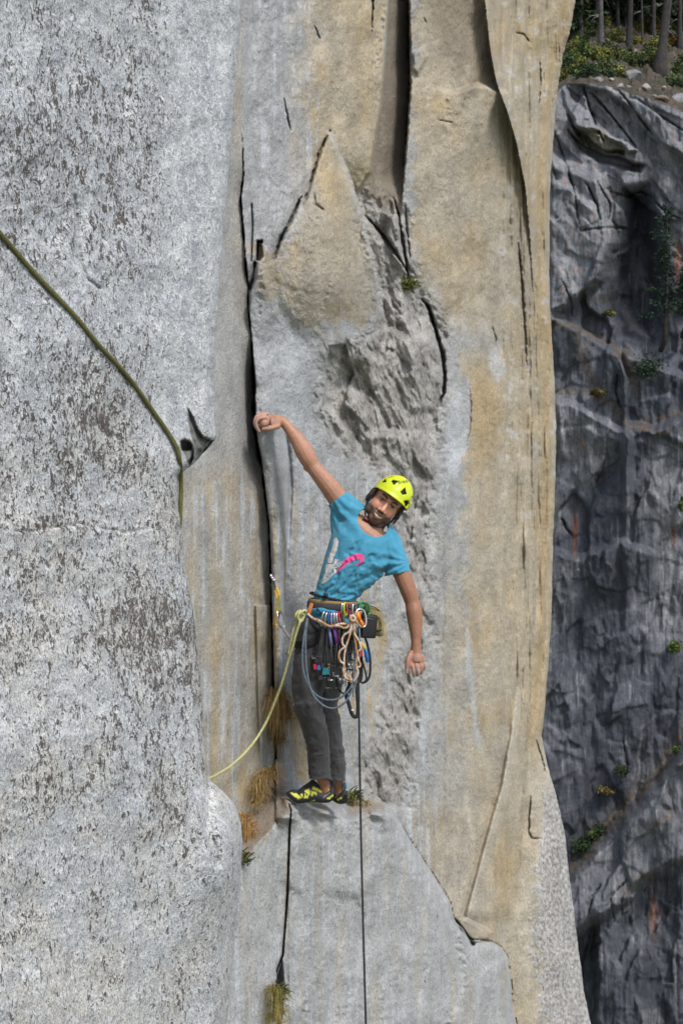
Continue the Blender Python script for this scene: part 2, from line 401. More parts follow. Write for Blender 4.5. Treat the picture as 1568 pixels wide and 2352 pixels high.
def main_wall(U, V):
    cr = pl(V, CRACK)
    YR = wall_R(U)
    # left panel: comes from beyond the near buttress and bends into the corner
    w = np.clip((cr - U) / 200.0, 0, 1.4)
    YL = wall_R(cr) + 0.05 - 0.75 * w + 0.24 * np.exp(-((cr - U) / 24.0) ** 2) * sm(V, 760, 900) * (1 - sm(V, 1010, 1130))
    YL = YL + 0.06 * sm(V, 1384, 1386) * 0 - 0.05 * sm(V, 1388, 1392) * sm(U, cr - 40, cr - 34) * (1 - sm(V, 1700, 1760))
    left = U < cr
    bl = sm(U - cr, -2.0, 2.0)
    warp = 5 * fbm(U / 60, V / 60, 3, 60)
    Uw = U + warp; Vw = V + 5 * fbm(U / 60 + 9, V / 60, 3, 63)
    D = np.zeros_like(U); wfine = fbm(U / 13, V / 13, 3, 66)
    # rounded fin right of the crack below the hand
    fg = pl(V, [(640, 900), (655, 985), (664, 1040), (668, 1120), (662, 1250), (655, 1390), (650, 1700)])
    tt = np.clip((U - cr) / (fg - cr), 0, 1)
    fin = np.sqrt(np.clip(1 - (2 * tt - 0.9) ** 2, 0, 1)) * sm(V, 968, 986) * (1 - sm(V, 1500, 1760)) * (tt < 1)
    D -= 0.17 * fin
    D += 0.05 * np.exp(-((U - fg) / 5.0) ** 2) * sm(V, 985, 1020) * (1 - sm(V, 1150, 1400))
    # pointed flake
    fl = poly_sd(Uw, Vw, [(757, 304), (733, 352), (700, 460), (690, 457), (668, 510), (641, 560), (632, 592), (612, 606), (606, 560), (597, 552), (590, 600), (580, 655), (572, 700),
                        (582, 850), (586, 965), (740, 960), (752, 800), (866, 760), (868, 660), (850, 570), (829, 490), (800, 400)])
    D -= 0.15 * sm(fl, -1.5, 3) * (1 - sm(V, 620, 800))
    axu = pl(V, [(757, 304), (752, 450), (745, 600), (725, 800), (690, 1000)])
    D -= 0.17 * np.exp(-((U - axu) / (38 + 0.10 * np.clip(V - 300, 0, 600))) ** 2) * sm(V, 310, 520) * (1 - sm(V, 640, 960))
    D += 0.012 * np.exp(-(line_d(U, V, [(612, 606), (640, 700), (690, 780), (740, 860)], 60) / 14) ** 2)
    D += 0.14 * crack_d(U, V, [(758, 300), (734, 352), (703, 456), (696, 470)], 2.8, wfine * .6) + 0.14 * crack_d(U, V, [(692, 452), (667, 510), (642, 556), (630, 596)], 3.0, wfine * .6)
    D += 0.22 * sm(poly_sd(U, V, [(590, 553), (602, 551), (605, 588), (596, 600), (588, 598)]), -2, 3)
    D += 0.035 * crack_d(U, V, [(722, 446), (724, 470), (746, 484)], 2.6, wfine) + 0.12 * np.exp(-(line_d(U, V, [(586, 606), (584, 640), (575, 662)]) / 4.0) ** 2)
    ufr = pl(V, [(757, 304), (800, 400), (829, 490), (850, 570), (868, 660), (880, 720), (872, 790), (860, 860)]) + 4 * wfine
    D += 0.24 * sm(U - ufr, -2, 3) * np.exp(-np.clip(U - ufr, 0, 400) / 60.0) * sm(V, 330, 470) * (1 - sm(V, 720, 860))
    # chimney
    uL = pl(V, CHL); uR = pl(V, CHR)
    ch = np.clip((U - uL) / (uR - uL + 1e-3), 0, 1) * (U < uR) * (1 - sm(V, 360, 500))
    D += 0.30 * ch + 0.10 * sm(U - uL, -2, 8) * (U < uR) * (1 - sm(V, 380, 470))
    # right pillar
    uE = pl(V, EDGE)
    pil = np.where(U > uR, np.clip((U - uR) / (uE - uR), 0, 1), 0)
    aft = np.clip((U - uE) / np.maximum(pl(V, SILH) - uE, 5), 0, 1)
    fade = 1 - sm(V, 260, 760)
    D += np.where(U > uR, (-0.06 * np.sqrt(np.clip(pil, 0, 1)) - 0.09 * pil - 0.03 * pil ** 4) * fade, 0)
    D += np.where(U > uE, (-0.18 + 0.40 * aft ** 0.8) * fade, 0)
    hs = sm(V, 196 + 8 * np.sin(U / 20), 210 + 8 * np.sin(U / 20)) * sm(U, 980, 1100) * (U < uE + 20) * (1 - sm(V, 230, 420))
    D -= 0.14 * hs
    sc = poly_sd(Uw, Vw, [(945, 120), (975, 105), (984, 130), (960, 175), (944, 160)]); D -= 0.05 * sm(sc, -3, 8)
    # grey rough band
    G = poly_sd(Uw, Vw, [(822, 455), (858, 600), (880, 700), (850, 780), (757, 795), (740, 940), (760, 1000), (830, 1060), (890, 1110), (912, 1180), (930, 1300), (935, 1420), (925, 1500), (890, 1600), (862, 1700),
                       (835, 1800), (850, 1850), (925, 1845), (950, 1700), (975, 1560), (985, 1400), (985, 1150), (1000, 1000), (1012, 930), (1024, 850), (1012, 780), (985, 705), (945, 655), (930, 560), (922, 470), (880, 430)])
    rg = sm(G + 14 * wfine, -40, 30)
    a1 = (Uw * 0.94 - Vw * 0.33); b1 = (Uw * 0.33 + Vw * 0.94)
    fh, fe = facets(a1 / 64.0, b1 / 150.0, 1, 1.0, 22.0)
    fh2, fe2 = facets(a1 / 19.0, b1 / 40.0, 2, 0.8, 14.0)
    D += rg * (0.03 + 0.12 * fh * (1 - 0.7 * sm(V, 1080, 1300)) + 0.030 * fh2 + 0.085 * fbm(a1 / 44, b1 / 150, 4, 73) + 0.012 * fbm(U / 16, V / 26, 3, 70))
    st = sm(poly_sd(Uw, Vw, [(754, 795), (792, 790), (812, 860), (790, 925), (850, 985), (900, 1060), (830, 1060), (762, 1000), (738, 938), (748, 850)]), -2, 4)
    D += 0.09 * st * (1 - sm(U, 760, 880))
    D -= 0.12 * sm(poly_sd(Uw, Vw, [(905, 452), (922, 500), (926, 560), (938, 640), (905, 600), (880, 540)]), -2, 14)
    for pts, wd, dp in (([(838, 495), (872, 532), (905, 575), (936, 628)], 3.5, .12), ([(903, 455), (915, 495), (922, 545), (932, 600), (938, 650)], 3.0, .12),
                        ([(968, 688), (984, 705), (1000, 760), (1014, 810), (1021, 862), (1017, 905), (1004, 935)], 4.0, .22), ([(930, 470), (935, 540), (942, 600)], 2.0, .05),
                        ([(960, 1130), (948, 1180), (940, 1260)], 3.0, .04)):
        D += dp * crack_d(U, V, pts, wd, wfine)
    # the band leans out left of the long crack
    D -= 0.07 * sm(poly_sd(Uw, Vw, [(900, 760), (975, 720), (1010, 800), (1018, 880), (1000, 940), (985, 1080), (925, 1090), (905, 930)]), -4, 40)
    # slab below the ledge, and the ledge itself
    S = poly_sd(Uw * 0.6 + U * 0.4, Vw * 0.5 + V * 0.5, SLAB, 80)
    uled = (U > 540) & (U < 960)
    ledge_w = np.where(U < 668, 55.0, 34.0) * (1 - sm(U, 860, 925)) + 3.0
    slab = np.clip((S + ledge_w) / ledge_w, 0, 1)
    D = D * (1 - slab * 0.8) - 0.42 * slab ** 0.9
    D += 0.13 * np.exp(-np.clip(S, 0, 500) / 16.0) * (S > -3) * sm(U, 880, 940)
    sb1, _ = facets((U + 10 * wfine + .2 * V) / 90.0, V / 150.0, 33, .8, 14.0); D += 0.05 * sb1 * slab
    # foothold under the shoes
    fo = poly_sd(U, V, [(650, 1832), (668, 1834), (700, 1846), (740, 1858), (756, 1866), (752, 1890), (668, 1890), (655, 1860)])
    D -= 0.20 * sm(fo, -8, 8) * (1 - slab) 
    ck = line_d(U, V, [(660, 1835), (668, 1862), (665, 1900), (663, 1960), (660, 2050), (655, 2120), (649, 2195), (640, 2218), (628, 2250), (619, 2290), (616, 2352), (612, 2700)])
    D += (0.22 * np.exp(-(ck / (1.5 + .5 * wfine)) ** 2) + 0.02 * sm(U, 560, 660) * (1 - sm(U, 660, 666))) * sm(V, 1840, 1860)
    D += 0.16 * sm(poly_sd(U, V, [(648, 2206), (653, 2260), (646, 2352), (640, 2700), (612, 2700), (617, 2290), (630, 2250)]), -2, 5)
    # blocky lip of the ledge
    lp = np.exp(-((V - np.interp(U, [560, 640, 668, 760, 900], [1930, 1880, 1862, 1874, 1868])) / 34.0) ** 2) * sm(U, 560, 600) * (1 - sm(U, 880, 930))
    lb, _ = facets((U + 6 * wfine) / 62.0, V / 48.0, 31, 1.0, 9.0)
    D += lp * (0.14 * lb + 0.02 * wfine)
    # ribs, block, buttress on the lower right
    rb = poly_sd(U, V, [(1187, 1560), (1200, 1610), (1172, 1800), (1136, 1980), (1126, 2090), (1064, 2116), (1070, 2092), (1108, 1950), (1150, 1800), (1176, 1650)])
    uleft = pl(V, [(1187, 1560), (1176, 1650), (1150, 1800), (1108, 1950), (1070, 2092), (1064, 2116)])
    D -= 0.11 * sm(U - uleft, -5, 7) * np.exp(-np.clip(U - uleft, 0, 300) / 60.0) * sm(V, 1560, 1760) * (1 - sm(V, 2090, 2125))
    D -= 0.18 * sm(poly_sd(U, V, [(1040, 2108), (1058, 2102), (1130, 2140), (1126, 2162), (1088, 2164), (1074, 2158)]), -2, 8)
    D += 0.14 * np.exp(-(line_d(U, V, [(1042, 2112), (1060, 2136), (1078, 2160), (1086, 2168)]) / 3.5) ** 2)
    uB = pl(V, BUT); sil = pl(V, SILH)
    tb = np.clip((U - uB) / np.maximum(sil - uB, 8), 0, 1) * sm(V, 1520, 1700)
    D -= 0.16 * tb * sm(V, 1560, 2100) + 0.06 * tb - 0.10 * tb ** 4
    
    D += 0.06 * crack_d(U, V, [(1217, 1830), (1213, 1910), (1220, 1926), (1242, 1926)], 2.4, wfine) + 0.05 * crack_d(U, V, [(1230, 1700), (1246, 1750), (1252, 1780)], 1.8, wfine)
    # vertical partings near the arete
    ar = sm(U, 1120, 1200) * (1 - sm(V, 1450, 1900))
    D += ar * (0.06 * fbm(U / 15.0, V / 240.0, 4, 80) + 0.012 * fbm(U / 6.0, V / 120.0, 2, 84))
    for pts, wd, dp in (([(1190, 560), (1197, 640), (1206, 780), (1209, 860)], 2.8, .07),
                        ([(1186, 76), (1200, 78), (1214, 96)], 2.0, .06), ([(1238, 130), (1240, 200), (1236, 250)], 1.8, .06), ([(1282, 95), (1284, 150)], 1.6, .06),
                        ([(1076, 880), (1081, 930), (1079, 985), (1070, 1030)], 1.3, .03), ([(1129, 750), (1138, 775), (1136, 800)], 1.4, .03), ([(1003, 275), (1042, 282)], 1.2, .025), ([(972, 40), (980, 55)], 1.2, .025),
                        ([(938, -300), (938, 0), (941, 200), (931, 350), (922, 465)], 2.2, .13), ([(860, -300), (856, 0), (853, 80)], 1.8, .10), ([(652, 225), (662, 280), (668, 300)], 1.6, .05), ([(722, 60), (734, 90)], 1.3, .04)):
        D += dp * crack_d(U, V, pts, wd, wfine)
        # thin exfoliation scars
    s1, se1 = facets((U + 7 * wfine + 0.25 * V) / 75.0, V / 210.0, 21, 0.6, 13.0); s2, se2 = facets((U + 4 * wfine - 0.2 * V) / 30.0, V / 70.0, 22, 0.6, 11.0)
    D += (0.034 * s1 + 0.006 * s2 * sm(s1, -.1, .3)) * (1 - 0.5 * slab)
    # overall waviness
    D += 0.05 * fbm(U / 230, V / 330, 3, 90) + 0.018 * fbm(U / 50, V / 80, 3, 93) + 0.005 * fbm(U / 12, V / 16, 3, 96)
    DL = 0.03 * fbm(U / 120, V / 260, 3, 99) + 0.006 * fbm(U / 20, V / 40, 3, 102)
    up_ = 1 - sm(V, 330, 470)
    D = D * (1 - up_ * (1 - sm(U - cr, 0, 40))); YL = YL - 0.05 * up_
    # lower slab also crosses the left panel
    Yr = YR + D
    Yl = (YL + DL) * (1 - slab) + (wall_R(U) - 0.42 + D * 0 + DL) * slab
    Y = np.where(left, Yl, Yr)
    # the crack
    cw = np.interp(V, [-300, 260, 300, 430, 640, 700, 830, 860, 930, 985, 1050, 1160, 1330, 1385, 1395, 1600, 1700, 1752, 1790], [0.01, 0.01, 1.6, 2.0, 1.9, 2.0, 2.2, 3.4, 5.5, 6.0, 4.2, 2.0, 2.2, 3.2, 2.2, 2.6, 4.0, 4, 0.01])
    cw = cw * 0.8 * np.clip(0.8 + 0.75 * pnoise(V / 34.0, V * 0 + .5, 88) + .3 * wfine, .3, 1.7)
    dc = np.abs(U - (cr - cw * 0.4)) / cw
    ckd = np.exp(-dc ** 4) * sm(V, 300, 420) * (1 - sm(V, 1745, 1790))
    Y = Y + 0.34 * ckd
    # second hairline left of the crack, upper part
    Y = Y + 0.06 * np.exp(-(line_d(U, V, [(578, 470), (580, 520), (577, 600)]) / 1.8) ** 2)
    return Y, dict(rg=rg, slab=slab, left=left, cr=cr, ch=ch, fl=fl, tb=tb, S=S, rb=rb, fe=fe, ckd=ckd, uB=uB, sil=sil, uE=uE, uR=uR, uL=uL, Uw=Uw, Vw=Vw, fin=fin)

def main_colour(U, V, q):
    TAN = C(.43, .355, .235); OCH = C(.405, .295, .15); GRY = C(.365, .37, .37); LGT = C(.485, .505, .53); DRK = C(.135, .125, .112); PALE = C(.53, .49, .415); DIRT = C(.33, .265, .205)
    b = lambda c: np.broadcast_to(c, U.shape + (3,))
    n1 = fbm(U / 110, V / 170, 4, 110); n2 = fbm(U / 36, V / 60, 4, 114); stk = fbm(U / 11, V / 220, 4, 118); stk2 = fbm(U / 24, V / 420, 3, 122); bl = fbm(U / 20, V / 26, 4, 126)
    wu = U + 40 * n2 + 14 * bl; wv = V + 60 * n2 + 20 * bl
    tan = np.zeros_like(U)
    # panel left of the chimney: ochre to the right, grey to the left
    tan = np.maximum(tan, sm(wu, 640, 760) * (1 - sm(wu, 880, 930)) * (1 - sm(wv, 600, 700)) * 0.95)
    tan = np.maximum(tan, 0.75 * sm(poly_sd(wu, wv, [(650, 600), (700, 450), (760, 330), (830, 500), (860, 640), (870, 740), (720, 760), (660, 720)], 80), -25, 25))
    tan = np.maximum(tan, 0.80 * sm(poly_sd(wu, wv, [(590, 570), (632, 590), (650, 700), (600, 680)], 60), -15, 12))
    # right pillar and the arete wall
    tan = np.maximum(tan, sm(wu, 925, 960) * (1 - sm(wv - (wu - 940) * 0.7, 560, 760)) * 0.85)
    tan = np.maximum(tan, sm(wu - 0.0 * wv, 1040, 1090) * sm(V, 760, 830) * (1 - sm(wv, 2080, 2180)) * (0.85))
    tan = np.maximum(tan, sm(wu, 1130, 1180) * 0.95)
    tan = np.maximum(tan, 0.45 * sm(wu, 985, 1030) * sm(wv, 1100, 1500))
    tan = np.maximum(tan, 0.75 * sm(wu, 915, 985) * sm(V, 1760, 1900))
    # left panels
    tan = np.maximum(tan, np.where(q['left'], 0.14 + 0.16 * sm(V, 1000, 1150) + 0.55 * sm(stk2, -0.3, 0.5) * sm(V, 1050, 1150) + 0.2 * (1 - sm(V, 650, 900)) * sm(U, q['cr'] - 40, q['cr'] - 10), 0))
    # streaks around the climber
    tan = np.maximum(tan, 0.95 * sm(stk + 0.6 * stk2, 0.08, 0.40) * sm(V, 1050, 1250) * (1 - sm(V, 1820, 1880)) * (1 - sm(U, 880, 940)) * (~q['left']))
    tan = np.maximum(tan, 0.7 * np.exp(-((U - (868 + (V - 1500) * 0.0)) / 9.0) ** 2) * sm(V, 1400, 1480) * (1 - sm(V, 1700, 1800)))
    tan = tan * (1 - 0.9 * q['rg'])
    slabm = q['slab']
    tan = tan * (1 - slabm) + slabm * (0.10 + 0.55 * sm(stk + stk2, 0.05, 0.6))
    col_ = lerp(b(GRY), b(TAN), np.clip(tan * (0.85 + 0.3 * n1), 0, 1))
    och = sm(n1 + 0.5 * stk, 0.05, 0.7) * tan
    och = np.maximum(och * 0.7, 0.9 * sm(poly_sd(wu * 0.5 + U * 0.5, V, [(1066, 850), (1100, 830), (1150, 880), (1160, 1000), (1110, 1080), (1080, 1100)], 60), -20, 30) * (~q['left']))
    och = np.maximum(och, 0.9 * np.exp(-((U - q['sil'] + 22) / 11.0) ** 2) * (1 - sm(V, 1700, 2000)))
    col_ = lerp(col_, b(OCH), np.clip(och * 0.75, 0, 1))
    # cool pale washes: streaks on the upper left panel, slab, and round the crack
    lg = sm(stk + 0.5 * bl, 0.05, 0.5) * (sm(wu, 570, 600) * (1 - sm(wu, 680, 780)) * (1 - sm(V, 380, 640)))
    lg = np.maximum(lg, 0.8 * sm(stk + 0.4 * n1, 0.12, 0.55) * slabm)
    lg = np.maximum(lg, 0.34 * slabm)
    lg = np.maximum(lg, 1.1 * sm(-stk - 0.3 * stk2 + .2 * bl, 0.12, 0.5) * sm(V, 1000, 1150) * (1 - sm(U, 960, 1040)))
    lg = np.maximum(lg, 0.9 * sm(poly_sd(U + 6 * bl, V, [(1076, 870), (1080, 960), (1068, 1040), (1040, 1100), (1020, 1040), (1030, 930)], 40), -8, 6))
    lg = np.maximum(lg, 0.75 * sm(poly_sd(U + 7 * bl, V + 10 * bl, [(1068, 1440), (1078, 1450), (1090, 1600), (1108, 1720), (1096, 1722), (1082, 1620), (1070, 1540)], 40), -5, 5))
    lg = np.maximum(lg, 0.6 * sm(bl + 0.6 * n2, 0.35, 0.6) * sm(U, 1120, 1160) * (1 - sm(V, 1000, 1400)))
    lg = np.maximum(lg, 0.5 * sm(poly_sd(wu, wv, [(590, 720), (640, 700), (740, 800), (735, 960), (700, 1150), (610, 1000), (590, 850)], 80), -30, 30) * (~q['left']))
    lg = np.maximum(lg, 0.7 * sm(poly_sd(U + 8 * bl, V + 12 * bl, [(1120, 810), (1140, 800), (1165, 850), (1140, 880), (1125, 850)], 40), -6, 6))
    col_ = lerp(col_, b(LGT), np.clip(lg, 0, 1) * 0.8)
    pw = 0.7 * sm(poly_sd(U + 5 * bl, V, [(1066, 1840), (1075, 1830), (1090, 1930), (1078, 1920)], 40), -6, 6)
    pw = np.maximum(pw, 0.75 * sm(q['rb'], -2, 4) * np.exp(-np.clip(U - pl(V, [(1187, 1560), (1176, 1650), (1150, 1800), (1108, 1950), (1064, 2116)]), 0, 200) / 26.0))  # lit face of the rib painted paler, fading to the right
    col_ = lerp(col_, b(PALE), np.clip(pw, 0, 1))
    # lower right buttress: pale tan turning to white and dark lichen
    tb = q['tb']; bw = sm(V, 1640, 1800)
    col_ = lerp(col_, b(PALE), tb ** 0.5 * bw * 0.8)
    lich = sm(tb + 0.25 * bl + 0.15 * n2 - 0.25 * (1 - sm(V, 1750, 2050)), 0.30, 0.46) * sm(V, 1760, 1860)
    col_ = lerp(col_, lerp(b(C(.27, .25, .235)), b(C(.60, .59, .575)), np.clip(0.55 + 1.1 * fbm(U / 6, V / 9, 4, 170), 0, 1)), lich * 0.9)
    # rough band: brown-grey with pale ribs
    rgc = lerp(b(C(.26, .24, .215)), b(C(.54, .515, .475)), np.clip(0.50 + 0.75 * bl + 0.3 * n2 + 0.25 * stk, 0, 1))
    col_ = lerp(col_, rgc, q['rg'] * 0.85)
    col_ = lerp(col_, b(DRK), 0.35 * q['rg'] * sm(n2 + bl, 0.3, 0.9))
    fe_ = np.exp(-(line_d(U + 3 * bl, V, [(757, 306), (800, 400), (829, 490), (850, 570), (868, 660), (878, 720)]) / 7.0) ** 2); col_ = lerp(col_, b(C(.45, .44, .42)), .55 * fe_)
    # chimney: brown-grey stone with recess shade painted in; pillar head's shade painted brown
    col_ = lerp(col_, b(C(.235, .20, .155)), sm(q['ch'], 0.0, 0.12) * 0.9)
    dv = sm(poly_sd(wu, wv, [(945, -300), (1105, -300), (1112, 0), (1135, 170), (1060, 200), (1010, 150), (985, 60)], 60), -20, 40)
    col_ = lerp(col_, b(C(.24, .20, .15)), dv * 0.75)
    flank_shade = 0.6 * np.exp(-((U - q['uE'] + 18) / 24.0) ** 2) * sm(V, 190, 300) * (1 - sm(V, 700, 1000)) * sm(n2 + 0.5, 0.0, 0.8)  # shade on the flank left of the edge, painted olive-brown
    col_ = lerp(col_, b(C(.22, .20, .165)), np.clip(flank_shade, 0, 1))
    # dark water seams
    for u0, v0, v1, wd, a in ((1020, 1050, 1900, 3.5, .45), (1232, 1280, 2050, 3.5, .5), (1052, 1900, 2100, 2.5, .3), (700, 1100, 1400, 4, .3), (905, 1100, 1500, 4, .3), (1215, 150, 420, 4, .5), (1222, 900, 1200, 3, .4)):
        off = 5 * fbm(V / 120.0 + u0, V * 0, 2, 130)
        sl = -0.055 if u0 == 1232 else 0.0
        col_ = lerp(col_, b(C(.13, .12, .11)), a * np.exp(-((U - u0 - off - sl * (V - v0)) / wd) ** 2) * sm(V, v0, v0 + 60) * (1 - sm(V, v1 - 100, v1)) * sm(fbm(U / 4, V / 16, 3, 131), -0.2, 0.3))
    # ledge dirt, dark brown corner and grass litter
    dirt = sm(poly_sd(U + 8 * bl, V + 6 * bl, [(655, 1745), (640, 1770), (604, 1830), (556, 1905), (556, 1985), (600, 1932), (648, 1880), (668, 1858), (660, 1825)], 50), -8, 8)
    dirt = np.maximum(dirt, 0.8 * sm(poly_sd(U + 6 * bl, V, [(795, 1845), (830, 1838), (880, 1845), (886, 1858), (840, 1868), (800, 1872)], 30), -6, 6))
    col_ = lerp(col_, b(DIRT), dirt * 0.85)
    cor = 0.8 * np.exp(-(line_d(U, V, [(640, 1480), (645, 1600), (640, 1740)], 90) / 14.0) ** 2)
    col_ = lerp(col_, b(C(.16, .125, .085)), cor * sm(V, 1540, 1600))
    tl = 0.7 * sm(poly_sd(U + 4 * bl, V, [(668, 1640), (690, 1650), (706, 1740), (706, 1800), (680, 1790)], 30), -10, 10)
    col_ = lerp(col_, b(OCH), tl)
    col_ = lerp(col_, b(DRK), np.clip(q['ckd'], 0, 1) * 0.45)  # shade inside the crack painted into the rock colour
    col_ = col_ * (1 + 0.16 * n2 + 0.08 * bl)[..., None]
    rough = np.clip(0.12 + 0.48 * q['rg'] + 0.55 * lich + 0.16 * slabm + 0.25 * slabm * 0 - 0.1 * tan, 0, 1)
    return np.clip(col_, 0.01, 0.9), rough

def build_main():
    V1 = np.arange(-220, 2580, 2.15); n = 590; K = 20
    T = np.linspace(0, 1, n); sil = pl(V1, SILH) + (2.6 + 4.5 * (1 - sm(V1, 180, 320))) * fbm(V1 / 50.0, V1 * 0, 5, 140, .6)
    U = 190 + (sil[:, None] - 190) * T[None, :]; V = np.repeat(V1[:, None], n, 1)
    Y, q = main_wall(U, V)
    d = sil[:, None] - U
    t = np.clip(1 - d / 12.0, 0, 1); Y = Y + 0.10 * (1 - np.sqrt(1 - 0.97 * t * t))
    colr, rough = main_colour(U, V, q)
    X = (U - CU) / FOC * Y; Z = -(V - CV) / FOC * Y
    xs, ys, zs = [X], [Y], [Z]
    for j in range(1, K + 1):
        dy = 6.0 * (j / K) ** 1.6
        wob = 0.06 * fbm(V1 / 100.0 + 5, V1 * 0 + j * 0.4, 3, 150) * min(1, j / 6.0)
        xs.append((X[:, -1] - 0.05 * dy - 0.02 * min(1, j / 3.0) + wob - 0.012 * j)[:, None]); ys.append((Y[:, -1] + dy)[:, None]); zs.append(Z[:, -1][:, None])
    X = np.hstack(xs); Y = np.hstack(ys); Z = np.hstack(zs)
    colr = np.concatenate([colr] + [colr[:, -1:]] * K, 1); rough = np.hstack([rough] + [rough[:, -1:]] * K)
    uv = np.stack([X * 0.75 + (Y - 8) * 0.66, Z], -1)
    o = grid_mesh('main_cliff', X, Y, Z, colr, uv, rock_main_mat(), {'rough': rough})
    tag(o, 'tan and grey granite wall with the corner crack the climber stands in', 'cliff', kind='structure')
    return o
build_main()
# ------------------------------------------------------------------ valley floor far below, seen only from other viewpoints, and its bounce light
def build_valley():
    k = Nd('valley_forest'); tc = k.n('ShaderNodeTexCoord').outputs['Object']
    k.l(k.ramp(k.noise(tc, 0.03, 6, 0.6), [(0.3, (0.06, 0.08, 0.035)), (0.55, (0.12, 0.13, 0.07)), (0.75, (0.26, 0.24, 0.18))]), k.b.inputs['Base Color'])
    k.b.inputs['Roughness'].default_value = 0.95
    n = 40; g = np.linspace(-1500, 1500, n); X, Y = np.meshgrid(g, g)
    Z = -160 + 18 * fbm(X / 400, Y / 400, 3, 160)
    o = grid_mesh('valley_floor', X, Y, Z, mat=k.m); tag(o, 'wooded valley floor far below the cliffs', 'ground', kind='structure')
build_valley()
# ------------------------------------------------------------------ the dark cliff across the gully, and the wooded slope above it
RIM = [(1000, 330), (1200, 262), (1262, 225), (1302, 191), (1340, 192), (1373, 195), (1413, 202), (1453, 217), (1494, 230), (1534, 243), (1568, 258), (1700, 300), (1950, 330)]
def rim_v(U): return np.interp(U, [p[0] for p in RIM], [p[1] for p in RIM])

def rock_far_mat():
    k = Nd('dark_streaked_rock')
    tc = k.n('ShaderNodeTexCoord').outputs['Object']
    a = k.noise(k.mapping(tc, (0, 0, 0), (1, 1, 0.16)), 3.2, 5, 0.65); b = k.noise(tc, 7.0, 4, 0.7)
    c = k.mix(1.0, k.attr('col'), k.ramp(a, [(0.3, 0.70), (0.7, 1.32)]), 'MULTIPLY')
    c = k.mix(1.0, c, k.ramp(b, [(0.3, 0.75), (0.7, 1.25)]), 'MULTIPLY')
    k.l(c, k.b.inputs['Base Color']); k.b.inputs['Roughness'].default_value = 0.8; k.b.inputs['Specular IOR Level'].default_value = 0.25
    k.bump(k.math('ADD', a, k.math('MULTIPLY', b, 0.5)), 0.35, 0.25)
    return k.m

